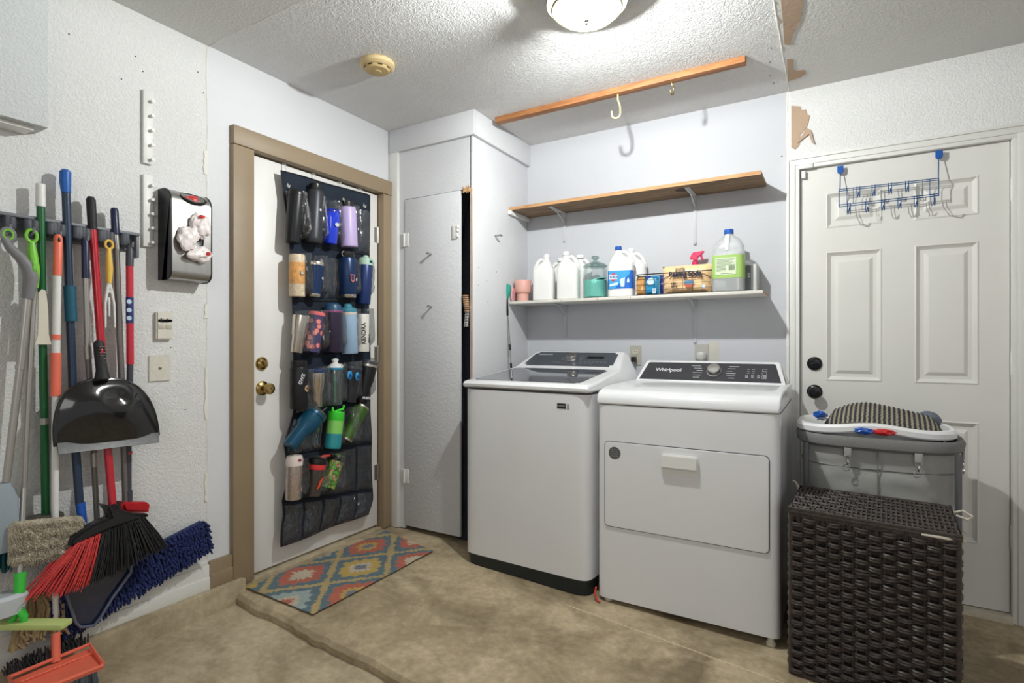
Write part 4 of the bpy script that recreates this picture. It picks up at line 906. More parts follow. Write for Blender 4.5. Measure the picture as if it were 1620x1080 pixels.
# ------------------------------------------------------------------ tool rail
ra = thing('tool_rail', 'grey plastic tool rail with grips and hooks on the left wall', 'tool rail', (LX, .75, 1.48))
Y0r, Y1r = .50, 1.068; zc = 1.545
bm = BM(); box(bm, LX, LX+.012, Y0r, Y1r, zc-.035, zc+.035, .004); box(bm, LX, LX+.042, Y0r, Y1r, zc+.022, zc+.034, .004); box(bm, LX, LX+.036, Y1r-.012, Y1r, zc-.06, zc+.03, .004); part('rail', bm, greyp, ra)
slots = [66, 108, 147, 184, 30]
hooks = [13, 50, 92, 135, 173, 206]
dgr = mat('dark_grey_grip', (74, 78, 86), .55)
hp = lambda x, off: lw(x, 360, off).y
for x in slots:
    y = hp(x, .04)
    for s in (-1, 1):
        bm = BM(); box(bm, LX+.01, LX+.055, y+s*.030-.009, y+s*.030+.009, zc-.024, zc+.022, .006); lathe(bm, [(.011, -.02), (.013, -.015), (.013, .014), (.011, .019)], 16, Matrix.Translation((LX+.045, y+s*.021, zc))); part('grip', bm, dgr, ra)
for x in hooks:
    y = hp(x, .05); bm = BM(); tube(bm, [(LX+.02, y, zc-.022), (LX+.05, y, zc-.030), (LX+.066, y, zc-.024), (LX+.070, y, zc-.008)], [.005, .005, .0045, .004], 8); part('hook', bm, greyp, ra)

def pole(parent, name, m, pts, r, off=.045, n=14, label=None):
    bm = BM(); tube(bm, [lw(*(p if len(p) > 2 else (p[0], p[1], off))) for p in pts], r, n); return part(name, bm, m, parent, label)
def tool(name, label, cat, p, off=.045): return thing(name, label, cat, tuple(lw(p[0], p[1], off)))
silver = mat('silver_pole', (176, 172, 166), .35, .75, var=.03)
gpole = mat('grey_pole', (124, 120, 116), .4, .5)
# 1 spray mop
t = tool('spray_mop', 'silver spray mop with curved grey handle, leftmost on the rail', 'mop', (10, 765), .07)
gh = mat('grey_handle', (124, 124, 126), .5)
bm = BM(); c = lw(12.5, 371, .07); tube(bm, [c+Vector((0, .017*math.cos(k*PI/8), .020*math.sin(k*PI/8))) for k in range(16)], .005, 8, True); part('hanging_loop', bm, gh, t)
bm = BM(); tube(bm, [c+Vector((.003, .012*math.cos(k*PI/8), .015*math.sin(k*PI/8))) for k in range(16)], .003, 8, True); part('loop_lining', bm, mat('lime_plastic', (124, 200, 62), .4), t)
pole(t, 'handle', gh, [(7, 378, .07), (16, 392, .075), (33, 408, .08), (45, 424, .085), (49, 440, .085), (46, 458, .08), (44, 472, .078)], [.010, .013, .016, .019, .020, .018, .016])
bm = BM(); c = lw(53, 424, .098); ball(bm, c, .012, 2, None, (.8, .5, 1.3)); part('trigger', bm, MC['lime_plastic'], t)
pole(t, 'pole', silver, [(43.5, 470, .078), (32, 582, .078)], .0115); pole(t, 'pole', silver, [(32, 580, .078), (10, 762, .078)], .0105); pole(t, 'collar', silver, [(32.3, 577, .078), (31.7, 584, .078)], .0125)
bm = BM(); loft(bm, [(lw(8, 872, .09).z, .026, .034, 4), (lw(8, 850, .09).z, .030, .040, 4), (lw(8, 790, .09).z, .030, .038, 4), (lw(8, 764, .09).z, .02, .02, 3)], 28, Matrix.Translation((lw(5, 800, .09).x-.01, lw(4, 800, .09).y, 0))); part('mop_body', bm, mat('pale_blue_grey', (150, 162, 172), .45), t)
# 2 squeegee with lime loop
t = tool('floor_squeegee', 'thin-poled squeegee with lime green loop, clip and pale green blade', 'squeegee', (30, 985), .10)
lime = mat('green_plastic', (62, 196, 66), .4)
bm = BM(); c = lw(50, 373, .065); tube(bm, [c+Vector((0, .014*math.cos(k*PI/8), .020*math.sin(k*PI/8))) for k in range(16)], .005, 8, True); part('hanging_loop', bm, MC['lime_plastic'], t)
pole(t, 'handle', MC['lime_plastic'], [(50, 383, .065), (51, 398, .065), (54, 425, .065), (54, 455, .065)], [.008, .013, .015, .012])
pole(t, 'pole', silver, [(54, 450, .065), (44, 640, .07)], .0085); pole(t, 'pole', silver, [(44, 638, .07), (38, 775, .075)], .0078); pole(t, 'pole', silver, [(38, 772, .075), (31, 912, .13)], .0085)
pole(t, 'socket', lime, [(32, 905, .13), (30, 962, .14)], [.015, .014])
bm = BM(); tube(bm, [lw(15, 984, .12), lw(24, 976, .13), lw(30, 960, .14), lw(38, 975, .155), lw(38, 983, .155)], [.007, .009, .016, .011, .009], 10); part('clip', bm, lime, t)
b = lw(105, 983, .27); bm = BM(); Lb = 125/FPX*FW.dot(Vector((b.x, b.y, 0))); box(bm, -Lb, 0, -.02, .025, -.018, 0, .004, 2, Matrix.Translation(b)@Matrix.Rotation(YAW, 4, 'Z')); part('blade', bm, mat('pale_green_foam', (190, 206, 128), .7), t)
# 3 green push broom
t = tool('push_broom', 'tall green-poled push broom with white grip and teal bristles', 'broom', (70, 900), .045)
grn = mat('green_pole', (16, 96, 48), .35); teal_b = mat('teal_bristle', (24, 84, 92), .7, var=.3, vscale=120)
pole(t, 'grip', whitep, [(64, 291), (64.5, 327)], [.013, .0135]); pole(t, 'pole', grn, [(64.5, 326), (68, 560), (70, 662)], .0115); pole(t, 'collar', silver, [(70, 661), (70.2, 671)], .0125); pole(t, 'pole', grn, [(70.2, 670), (72.5, 818)], .0115)
a, b = lw(-25, 834, .045), lw(68, 824, .045); bm = BM(); box(bm, LX+.015, LX+.072, a.y-.03, b.y+.05, a.z-.03, a.z, .006); part('block', bm, mat('dark_block', (70, 66, 58), .6), t)
bm = BM()
for k in range(520):
    y = random.uniform(a.y-.03, b.y+.05); x = random.uniform(LX+.018, LX+.09); L_ = random.uniform(.095, .12); s_ = (y-a.y)*.15
    tube(bm, [(x, y, a.z-.028), (x+.01*random.uniform(-1, 1)+.004, y+random.uniform(-.012, .012), a.z-.028-L_)], [.0022, .0016], 4)
part('bristles', bm, teal_b, t)
# 4 scraper hung in front of green pole
t = tool('plastic_scraper', 'flared off-white plastic scraper hanging before the green pole', 'scraper', (68, 546), .07)
pts = [lw(*q, .068) for q in ((66, 457), (72, 460), (75, 480), (76, 500), (77, 530), (82, 545), (54, 545), (59, 530), (60, 500), (60, 463))]
bm = BM(); prism(bm, [(p.y, p.z) for p in pts], 0, .005, ML(LX+.066, 0, 0), .001); part('blade', bm, mat('cream_plastic', (214, 208, 192), .5), t)
bm = BM(); p = lw(64, 461, .068); tube(bm, [p, p+Vector((0, 0, -.12))], .003, 6); part('rib', bm, MC['cream_plastic'], t)
# 5 coral broom/dustpan with white pole
coral = mat('coral_plastic', (240, 118, 92), .42)
t = tool('broom', 'white-poled broom with coral grips and coral tray head near the floor', 'broom', (90, 1075), .12)
pole(t, 'grip', coral, [(92, 371, .07), (92, 376, .07), (90.5, 436, .07)], [.008, .0125, .0125]); bm = BM(); c = lw(94, 379, .083); ball(bm, c, .006, 1, None, (.4, .7, 1.6)); part('hanging_hole', bm, blackp, t)
pole(t, 'pole', whitep, [(90.5, 435, .07), (88.5, 560, .07)], .0115)
pole(t, 'band', coral, [(88.8, 529, .07), (88.7, 537, .07)], .013); pole(t, 'grip', coral, [(88.5, 558, .07), (88, 626, .07)], .0148)
pole(t, 'pole', whitep, [(88, 625, .07), (87, 820, .07)], .0105); pole(t, 'pole', whitep, [(87, 818, .07), (88, 1000, .07)], .009); pole(t, 'socket', coral, [(88, 1000, .075), (88.5, 1046, .10)], .0125)
bm = BM()
q = [lw(*p) for p in ((14, 1078, .10), (142, 1025, .10), (163, 1052, .24), (32, 1104, .24))]
nrm = (q[1]-q[0]).cross(q[3]-q[0]).normalized(); nrm = nrm if nrm.z > 0 else -nrm
def tray(bm, q, th, inset=0):
    c = sum(q, Vector())/4; qq = [p+(c-p)*inset for p in q]; A = [bm.verts.new(p) for p in qq]; B = [bm.verts.new(p-nrm*th) for p in qq]
    F = [bm.faces.new(A), bm.faces.new(B[::-1])]+[bm.faces.new((A[j], B[j], B[(j+1) % 4], A[(j+1) % 4])) for j in range(4)]; bmesh.ops.recalc_face_normals(bm, faces=F)
    return A
tray(bm, q, .012); part('tray', bm, coral, t)
bm = BM(); up = nrm*.014; tube(bm, [q[3]+up*.3, q[0]+up, q[1]+up, q[2]+up*.3], .006, 8); tube(bm, [q[3], q[2]], .006, 8); tube(bm, [q[0]*.7+q[3]*.3+up*.2, q[1]*.7+q[2]*.3+up*.2], .003, 6)
part('rim', bm, coral, t)
bm = BM(); u_ = (q[2]-q[3]); 
for k in range(150):
    s = random.random()*.62+.3; p = q[3]+u_*s+(q[0]-q[3])*random.random()*.25-nrm*.012; tube(bm, [p, p+Vector((random.uniform(.0, .03), random.uniform(-.01, .01), -.075))], [.003, .0022], 4)
part('bristles', bm, mat('slate_bristle', (84, 92, 98), .7, var=.25, vscale=100), t)
bm = BM()
for k in range(220):
    s = random.random(); p = q[0]+(q[1]-q[0])*s+Vector((-.03*random.random(), 0, .01)); tube(bm, [p, p+Vector((-.01, random.uniform(-.01, .01), .035*random.random()+.01))], [.003, .0022], 4)
part('rear_bristles', bm, mat('black_bristle', (34, 34, 36), .7), t)
# 6 blue pole with beige pad mop
t = tool('pad_mop', 'dark blue-poled mop with bright blue cap and beige fleece pad', 'mop', (72, 900), .12)
bluep = mat('cap_blue', (18, 92, 176), .4); slate = mat('slate_pole', (44, 60, 82), .35, .2)
pole(t, 'grip', bluep, [(103.5, 268), (103.5, 272), (103, 285), (104.5, 305)], [.009, .0165, .0165, .014]); pole(t, 'pole', slate, [(104.5, 304), (111, 500), (119, 700, .07), (126, 797, .085)], .0125)
pole(t, 'sleeve', mat('teal_sleeve', (16, 86, 110), .6), [(110.2, 452, .05), (112.8, 508, .053)], .0175); pole(t, 'socket', mat('royal_socket', (24, 84, 176), .4), [(127, 795, .085), (130, 820, .09), (133, 838, .10)], [.014, .013, .010])
bm = BM(); a0, a1 = lw(14, 862, .12), lw(134, 851, .12)
def padfn(sg):
    def f(s, u):
        Y = a0.y+(a1.y-a0.y)*s; zt_ = lw(14, 826, .12).z*(1-s)+lw(134, 815, .12).z*s; zb_ = lw(14, 900, .12).z*(1-s)+lw(134, 878, .12).z*s
        c_ = max(0, abs(2*s-1)-.80)/.20; sh = 1-.22*c_**2.2; Z = (zt_+zb_)/2+(zb_-zt_)*(u-.5)*sh; e = max(0, 1-abs(2*u-1)**6)**.5*max(0, 1-abs(2*s-1)**10)**.5
        n_ = noise.noise(Vector((Y*60, Z*60, 1)))*.006+noise.noise(Vector((Y*160, Z*160, 5)))*.004+ .0022*math.sin(u*PI*8+.8*noise.noise(Vector((s*6, 1, 1))))
        return Vector((LX+.11+sg*(.020*e)+(n_*e if sg > 0 else 0), Y+.004*noise.noise(Vector((0, Z*60, s*9)))*abs(2*s-1)**4, Z+.003*noise.noise(Vector((Y*70, 3, 3)))*abs(2*u-1)**4))
    return f
grid(bm, padfn(1), 90, 50); grid(bm, padfn(-1), 90, 50); bmesh.ops.remove_doubles(bm, verts=bm.verts, dist=.0004)
fz_ = padfn(1)
for k in range(3400):
    s_, u_2 = random.random(), random.random(); p = fz_(s_, u_2); d_ = Vector((.006, random.uniform(-.004, .004), -.004+random.uniform(-.003, .003)))
    tube(bm, [p-d_*.2, p+d_], [.0016, .0009], 3)
part('pad', bm, mat('beige_fleece', (186, 176, 156), .95, bump=.6, bscale=260, var=.25, vscale=30), t)
# 7 navy-topped silver pole with string mop
t = tool('string_mop', 'silver-poled string mop with small navy hanging grip and tan strings', 'mop', (55, 1020), .05)
pole(t, 'grip', navy, [(134.5, 379, .07), (135, 384, .07), (135.5, 440, .07)], [.008, .0115, .0115]); pole(t, 'pole', silver, [(135.5, 438, .07), (139, 568, .065)], .0092); pole(t, 'pole', silver, [(138, 548, .065), (139.5, 568, .065)], .0115)
pole(t, 'pole', gpole, [(139.5, 566, .065), (149, 716, .055)], .0095); pole(t, 'collar', silver, [(148, 716, .055), (149, 738, .055)], .0105); pole(t, 'pole', gpole, [(149, 738, .055), (154, 828, .05), (120, 880, .05), (62, 935, .05)], .009)
bm = BM(); c = lw(60, 940, .05)
for k in range(60):
    u = random.uniform(-1, 1); x = random.uniform(.0, .03); L_ = random.uniform(.12, .155)
    pts = [c+Vector((x-.02, u*.03, 0)), c+Vector((x-.01, u*.055+.01, -L_*.35)), c+Vector((x, u*.07-.005, -L_*.8)), c+Vector((x+.006, u*.07+.02*random.uniform(-1, 1), -L_))]
    pts = [Vector((max(p.x, LX+.05), p.y, max(p.z, .125-.0))) if False else p for p in pts]; tube(bm, pts, [.005, .0055, .0055, .004], 6)
part('strings', bm, mat('tan_string', (150, 132, 98), .95, var=.2, vscale=60, bump=.5, bscale=200), t)
# 8 red angle broom
t = tool('angle_broom', 'red-poled angle broom with red and black bristles and black grip', 'broom', (150, 930), .13)
red = mat('red_pole', (190, 28, 44), .28, coat=.3)
pole(t, 'grip', blackr, [(143.5, 311), (143.8, 316), (146.5, 363)], [.009, .0145, .0142]); pole(t, 'pole', red, [(146.5, 362), (160, 545, .06), (168, 680, .08), (178, 797, .12)], .0125)
OB = .14
def wp(pts, off): return [(p.y, p.z) for p in (lw(x, y, off) for x, y in pts)]
bm = BM(); prism(bm, wp([(107, 859), (112, 850), (128, 838), (150, 826), (171, 817), (168, 808), (160, 797), (172, 799), (180, 800), (190, 793), (187, 802), (190, 806), (210, 811), (232, 812), (233, 816), (222, 820), (175, 834), (145, 848), (118, 862), (110, 863)], OB), 0, .045, ML(LX+OB-.03, 0, 0), .008)
part('block', bm, mat('black_block', (34, 34, 37), .35), t)
bmr, bmk = BM(), BM()
tp = lambda s: lw(118+s*(226-118), 860-s*(860-817), OB); bt_ = lambda s: lw(62+s*(262-62), 945-s*(945-862)+14*math.sin(s*PI)*.7, OB+.01)
for k in range(720):
    s = random.random(); a = tp(s); b = bt_(min(1, max(0, s+random.uniform(-.015, .015)))); j = random.uniform(-.022, .022); r_ = random.uniform(.93, 1.02)
    isred = s < .36; e = a+(b-a)*r_*(1.0 if not isred else random.uniform(.9, 1.07))
    if isred and s < .08 : e += Vector((0, -.05*random.random(), .01))
    a = a+Vector((j, 0, .004)); e = e+Vector((j*1.5, random.uniform(-.006, .006), 0)); mid = (a+e)/2+Vector((j*.3, random.uniform(-.004, .004), 0))
    tube(bmr if isred else bmk, [a, mid, e], [.0018, .0018, .0014], 4)
part('red_bristles', bmr, mat('red_bristle', (206, 58, 56), .55, var=.15, vscale=80), t, 'red bristles'); part('black_bristles', bmk, MC['black_bristle'], t, 'black bristles')
# 9 yellow looped meat fork / plastic fork tool
t = tool('plastic_fork', 'long white plastic fork with yellow looped handle', 'fork', (172, 522), .07)
yel = mat('yellow_plastic', (232, 190, 84), .42); bm = BM(); c = lw(172.5, 387, .07); tube(bm, [c+Vector((0, .012*math.cos(k*PI/8), .015*math.sin(k*PI/8))) for k in range(16)], .0045, 8, True); part('hanging_loop', bm, yel, t)
pole(t, 'handle', yel, [(172.5, 393, .07), (172, 402, .07), (173, 425, .07), (172.5, 448, .07)], [.006, .009, .012, .008])
bm = BM(); tube(bm, [lw(172.5, 446, .07), lw(169, 462, .07), lw(166.5, 480, .07), lw(167, 518, .07)], [.006, .005, .004, .003], 8); tube(bm, [lw(172.5, 446, .07), lw(177, 462, .07), lw(180.5, 480, .07), lw(182, 518, .07)], [.006, .005, .004, .003], 8)
tube(bm, [lw(172, 470, .07), lw(173, 500, .07)], [.004, .003], 8); tube(bm, [lw(168, 466, .07), lw(172.5, 460, .07), lw(178, 466, .07)], .004, 8); part('tines', bm, whitep, t)
# 10 chenille duster on grey pole
t = tool('dust_mop', 'wide navy chenille dust mop on a grey pole', 'dust mop', (200, 950), .06)
pole(t, 'grip', navy, [(180.5, 329), (181, 333), (183, 371)], [.009, .0128, .0128]); pole(t, 'collar', silver, [(183, 370), (185, 396)], .0098); pole(t, 'pole', gpole, [(184, 394), (192, 597, .05), (198, 775, .06), (200, 880, .07)], .0105)
nb = mat('navy_chenille', (34, 46, 96), .95, var=.3, vscale=90)
c00, c10, c01, c11 = lw(78, 948, .04), lw(318, 824, .04), lw(92, 1008, .04), lw(327, 866, .04)
bm = BM(); A = [c00, c10, c11, c01]; V = [bm.verts.new(p+Vector((-.012, 0, 0))) for p in A]; W_ = [bm.verts.new(p+Vector((.012, 0, 0))) for p in A]
F = [bm.faces.new(V), bm.faces.new(W_[::-1])]+[bm.faces.new((V[j], W_[j], W_[(j+1) % 4], V[(j+1) % 4])) for j in range(4)]; bmesh.ops.recalc_face_normals(bm, faces=F); part('backing', bm, mat('navy_cloth', (36, 50, 98), .8), t)
bm = BM(); nU, nV = 50, 13
for i in range(nU+1):
    for j in range(nV+1):
        s = (i+random.uniform(-.35, .35))/nU; u = (j+random.uniform(-.35, .35))/nV; s = min(1, max(0, s)); u = min(1, max(0, u))
        p = (c00*(1-s)+c10*s)*(1-u)+(c01*(1-s)+c11*s)*u+Vector((.012, 0, 0)); d_ = Vector((.022, random.uniform(-.006, .006), -.014+random.uniform(-.005, .004)))
        if i in (0, nU): d_ += Vector((0, -.012 if i == 0 else .012, 0))
        if j == nV: d_ += Vector((-.012, 0, -.008))
        r = random.uniform(.0045, .006); tube(bm, [p, p+d_*.5+Vector((.003, 0, .002)), p+d_], [r*.8, r, r*.6], 6)
part('chenille', bm, nb, t)
# 11 red-blue labelled pole with red head
t = tool('floor_wiper', 'red and grey poled wiper with blue label, rightmost on the rail', 'wiper', (212, 808), .06)
dgp = mat('dark_grey_pole', (66, 68, 76), .45)
pole(t, 'grip', dgp, [(205.5, 391, .06), (205.5, 396, .06), (205, 421, .06)], [.008, .0128, .0128]); pole(t, 'pole', mat('matte_red_pole', (200, 44, 62), .4), [(205, 420, .06), (206, 576, .06)], .0120)
pole(t, 'label_band', mat('navy_label', (38, 50, 110), .4), [(205.2, 470, .06), (205.4, 511, .06)], .0125)
for yy in (477, 490.5, 503): bm = BM(); c = lw(204.5, yy, .0735); lathe(bm, [(.0085, -.001), (.0082, .0005), (.001, .0006)], 16, ML(c.x, c.y, c.z)); part('picture_spot', bm, mat('pale_blue_spot', (186, 206, 226), .4), t)
pole(t, 'pole', dgp, [(206, 575, .06), (203, 700, .06), (203, 780, .06)], [.0105, .0105, .0105]); pole(t, 'ring', red, [(203.8, 714, .06), (203.8, 718, .06)], .0115); pole(t, 'collar', dgp, [(203, 776, .06), (203, 794, .06)], .0135)
bm = BM(); prism(bm, wp([(188, 798), (192, 793), (228, 793), (233, 797), (231, 809), (192, 808)], .07), 0, .05, ML(LX+.045, 0, 0), .008); part('head', bm, mat('red_head', (186, 26, 36), .35), t)
# 12 black dustpan
t = tool('dustpan', 'black half-round dustpan hanging in front of the red broom pole', 'dustpan', (165, 712), .13)
bkg = mat('glossy_black', (24, 24, 26), .14, var=.1, coat=.5)
OFD = .10; Lp, Rp = lw(88, 706, OFD), lw(250, 688, OFD); topv = lw(165, 600, OFD); Cn = (Lp+Rp)/2; ax = (Rp-Lp)/2; upv = (topv-Cn)
bm = BM(); nr, na = 16, 48; rows = []
for i in range(nr+1):
    rr_ = i/nr; row = []
    for j in range(na+1):
        a = PI*j/na; e = .78; p = Cn+ax*(-math.copysign(abs(math.cos(a))**e, math.cos(a)))*rr_*(1+0)+upv*(math.sin(a)**.82)*rr_
        bulge = .055*(1-rr_**3.0)*min(1, .35+.9*math.sin(a)*rr_)+.0; bulge -= .016*math.exp(-((rr_-.72)/.12)**2)*math.exp(-((a-1.75)/.28)**2)
        row.append(bm.verts.new(p+Vector((bulge, 0, 0))))
    rows.append(row)
for A, B in zip(rows, rows[1:]):
    for j in range(na):
        try: bm.faces.new((A[j], A[j+1], B[j+1], B[j]))
        except ValueError: pass
bmesh.ops.remove_doubles(bm, verts=bm.verts, dist=1e-5); bmesh.ops.solidify(bm, geom=list(bm.faces), thickness=-.003); part('pan', bm, bkg, t, ang=60)
bm = BM(); pts = [Cn+ax*(-math.copysign(abs(math.cos(PI*j/40))**.78, math.cos(PI*j/40)))*1.0+upv*math.sin(PI*j/40)**.82 for j in range(41)]; tube(bm, pts, .0065, 8); part('rolled_edge', bm, bkg, t)
bm = BM(); q = [Lp+Vector((.012, .0, .012)), Rp+Vector((.012, -.004, .012)), Rp+Vector((.034, -.012, -.022)), Lp+Vector((.034, -.004, -.022))]
A = [bm.verts.new(p) for p in q]; B = [bm.verts.new(p+Vector((-.004, 0, -.002))) for p in q]; F = [bm.faces.new(A), bm.faces.new(B[::-1])]+[bm.faces.new((A[j], B[j], B[(j+1) % 4], A[(j+1) % 4])) for j in range(4)]; bmesh.ops.recalc_face_normals(bm, faces=F); part('lip', bm, mat('worn_black_lip', (64, 66, 70), .22, var=.4, vscale=30), t)
pole(t, 'handle', blackr, [(157, 538, .10), (156, 543, .10), (158, 560, .105), (161, 585, .11), (162, 600, .115)], [.009, .016, .017, .017, .024])
bm = BM()
for k in range(9): c = lw(158+k*.35, 549+k*4.6, .105); tube(bm, [c+Vector((0, -.017, 0)), c+Vector((.016, -.008, .0)), c+Vector((.016, .008, 0)), c+Vector((0, .017, 0))], .0022, 6)
part('grip_rib', bm, blackp, t); bm = BM(); ball(bm, lw(161.5, 556, .121), .007, 2, None, (.3, .6, 1.5)); part('hanging_hole', bm, red, t)
# 13 translucent dark blue scoop
t = tool('dustpan', 'smoky dark blue dustpan behind the bristles of the red angle broom', 'dustpan', (150, 992), .10)
bm = BM(); pts = wp([(100, 925), (150, 905), (208, 893), (207, 905), (178, 945), (160, 975), (149, 989), (128, 992), (120, 985), (112, 965)], .09); prism(bm, pts, 0, .010, ML(LX+.08, 0, 0), .003); part('pan', bm, mat('smoky_navy', (30, 38, 66), .12, coat=.6), t)
bm = BM(); tube(bm, [lw(*q, .10) for q in ((208, 893), (207, 905), (178, 945), (160, 975), (149, 989), (128, 992), (120, 985), (105, 940))], .005, 8); part('rim', bm, mat('smoky_grey', (92, 100, 118), .2), t)
# 14 clear tub at far left
bm = BM(); a = lw(8, 955, .12); loft(bm, [(a.z-.03, .035, .045, 3), (a.z+.02, .04, .055, 3), (a.z+.03, .03, .045, 3)], 28, Matrix.Translation((a.x, a.y, 0))); solo('plastic_tub', bm, mat('milky_plastic', (196, 202, 208), .2, coat=.5), 'milky clear plastic tub at the far left edge above the squeegee blade', 'tub')
# ------------------------------------------------------------------ over-the-door organizer
org = thing('shoe_organizer', 'dark over-the-door pocket organizer with clear pockets on the white door', 'door organizer', tuple(lw(515, 840, .03)))
LE = [(443, 270), (448, 310), (455, 360), (457, 420), (458, 470), (460, 530), (461, 590), (461, 650), (452, 680), (445, 702), (448, 720), (451, 738), (450, 768), (443, 790), (445, 812), (441, 840), (440, 863)]
REe = [(583, 309), (583, 345), (583, 390), (583, 430), (583, 470), (584, 520), (585, 570), (585, 620), (585, 650), (586, 680), (586, 700), (586, 716), (587, 745), (587, 770), (587, 788), (584, 800), (580, 812)]
def samp(tab, t):
    k = t*(len(tab)-1); i = min(int(k), len(tab)-2); f = k-i; return (tab[i][0]*(1-f)+tab[i+1][0]*f, tab[i][1]*(1-f)+tab[i+1][1]*f)
# turn the outline into a shape in the plane of the door: Y and Z as functions of row t
OO = .012
def edge_(tab, t): x, y = samp(tab, t); v = lw(x, y, OO); return v
def OP(s, t, off=0.0):
    a, b = edge_(LE, t), edge_(REe, t); y = a.y+(b.y-a.y)*s; z = a.z+(b.z-a.z)*s
    wv = .006*math.sin(s*9+t*5)+.010*noise.noise(Vector((s*3, t*6, 2)))+.018*t*math.exp(-(s/.25)**2)
    return Vector((LX+OO+.006+wv+off, y, z))
bm = BM(); grid(bm, OP, 40, 90, .002); part('backing', bm, mat('navy_black_fabric', (50, 61, 77), .85, bump=.3, bscale=300, var=.1), org)
rows_t = []
a_ = [lw(500, yy, .03).z for yy in (298, 385, 470, 557, 644, 712, 787, 848)]
def t_of_z(z, s=.4):
    lo_, hi = 0, 1
    for _ in range(30):
        m_ = (lo_+hi)/2
        if OP(s, m_).z > z: lo_ = m_
        else: hi = m_
    return (lo_+hi)/2
T = [t_of_z(z) for z in a_]
bm = BM()
ed = [OP(0, k/60, .001) for k in range(61)]+[OP(k/30, 1, .001) for k in range(1, 31)]+[OP(1, 1-k/60, .001) for k in range(1, 61)]+[OP(1-k/30, 0, .001) for k in range(1, 30)]
tube(bm, ed, .0032, 6, True)
for tt in T[1:]:
    tube(bm, [OP(k/30, min(1, tt+.004), .004) for k in range(31)], .0035, 6)
part('piping', bm, mat('black_piping', (20, 22, 26), .6), org)
for k, x in enumerate((450, 497, 536, 571)):
    s = (.05, .36, .66, .92)[k]; p = OP(s, .035); bm = BM(); lathe(bm, [(.007, 0), (.0075, .002), (.004, .0025)], 16, ML(p.x, p.y, p.z)); part('grommet', bm, chrome, org)
    bm = BM(); top = lw(0, 0, 0); zt_ = DZ-.004; pts = [Vector((LX-.024, p.y, zt_)), Vector((LX+.0, p.y, zt_-.006)), Vector((LX+.004, p.y+.001, (zt_+p.z)/2)), Vector((p.x-.004, p.y, p.z+.02)), Vector((p.x+.006, p.y, p.z-.004)), Vector((p.x+.010, p.y, p.z-.010)), Vector((p.x+.012, p.y+.004, p.z+.004))]
    tube(bm, pts, .0022, 6); part('door_hook', bm, mat('white_wire', (214, 212, 208), .35), org)
OCC = {(0, 0), (0, 1), (0, 2), (0, 3), (1, 0), (1, 1), (1, 3), (1, 4), (2, 0), (2, 1), (2, 2), (2, 3), (2, 4), (3, 0), (3, 1), (3, 2), (3, 3), (3, 4), (4, 0), (4, 2), (4, 3), (5, 0), (5, 1), (5, 2)}
for r in range(7):
    t0, t1 = T[r]+(T[r+1]-T[r])*(.22 if r < 4 else .10), T[r+1]
    for c in range(5):
        s0, s1 = c/5+.012, (c+1)/5-.008; d_ = .082 if (r, c) in OCC else .026
        def f(u, w_):
            s = s0+(s1-s0)*u; t = t1+(t0-t1)*w_; b = math.sin(PI*u)**.6*(min(1, w_*5)**.5)*(1-.12*w_)
            wr_ = .008*(.35-abs(noise.noise(Vector((u*4+c*3+w_*2, w_*3+r*7, 1)))))+.006*(.3-abs(noise.noise(Vector((u*7-w_*6+c, w_*4+r, 4)))))
            return OP(s, t, .004+d_*b+wr_*b)+Vector((0, .004*noise.noise(Vector((u*4, w_*6+r, c)))*b, 0))
        bm = BM(); grid(bm, f, 24, 24); part('pocket', bm, vinyl, org)

# ------------------------------------------------------------------ bottles in the organizer
def bot(name, label, cat, x, ytop, ybot, wpx, lean, segs, extras=None, off=.060):
    """segs: (part name, material, [(radius fraction, height fraction)...]); lean = px the top is right of the bottom"""
    pb, ptp = lw(x-lean/2, ybot, off), lw(x+lean/2, ytop, off); ax_ = ptp-pb; H = ax_.length
    R_ = wpx*.5/FPX*(FW.dot(Vector((pb.x, pb.y, 0)))); ang = math.atan2(ax_.y, ax_.z)
    M = Matrix.Translation(pb) @ Matrix.Rotation(-ang, 4, 'X'); t = thing(name, label, cat, M=M); res = []
    for nm, m, prof in segs:
        bm = BM(); lathe(bm, [(max(.0008, a*R_), b*H) for a, b in prof], 28); res.append(part(nm, bm, m, t, local=True))
    if extras: extras(t, H, R_)
    return t
BLK = mat('matte_black_steel', (30, 31, 34), .38, .3); DGS = mat('charcoal_steel', (54, 56, 62), .4, .4); NVS = mat('navy_steel', (20, 48, 88), .32, .3)
TUM = lambda a=.72: [(a*.96, 0), (a, .015), (1, .9), (1, .915)]
LIDF = [(1.03, .905), (1.04, .93), (1.03, .975), (.96, 1.0), (.8, .99)]
CYL = [(.93, 0), (1, .02), (1, .80), (.93, .86), (.7, .89)]
def loop(nm, m, w_, h_, z_, dx=0, r=.0035, flat=False):
    def e(t, H, R_):
        bm = BM(); tube(bm, [(R_*.25, dx+w_*R_*math.cos(k*PI/8), z_*H+h_*R_*math.sin(k*PI/8)) for k in range(16)], r, 8, True); part(nm, bm, m, t, local=True)
    return e
def txt(s, size, z, m, rot=0, nm='lettering', dy=0, bold=.0008):
    def e(t, H, R_):
        bm = BM(); text_into(bm, s, size, ML(R_*1.01, dy, z*H) @ Matrix.Rotation(rot, 4, 'Z'), .0008, 1, bold)
        for v in bm.verts:
            a = v.co.y/(R_*1.015); v.co = Vector(((v.co.x)*math.cos(a), R_*1.03*math.sin(a), v.co.z))
        part(nm, bm, m, t, local=True)
    return e
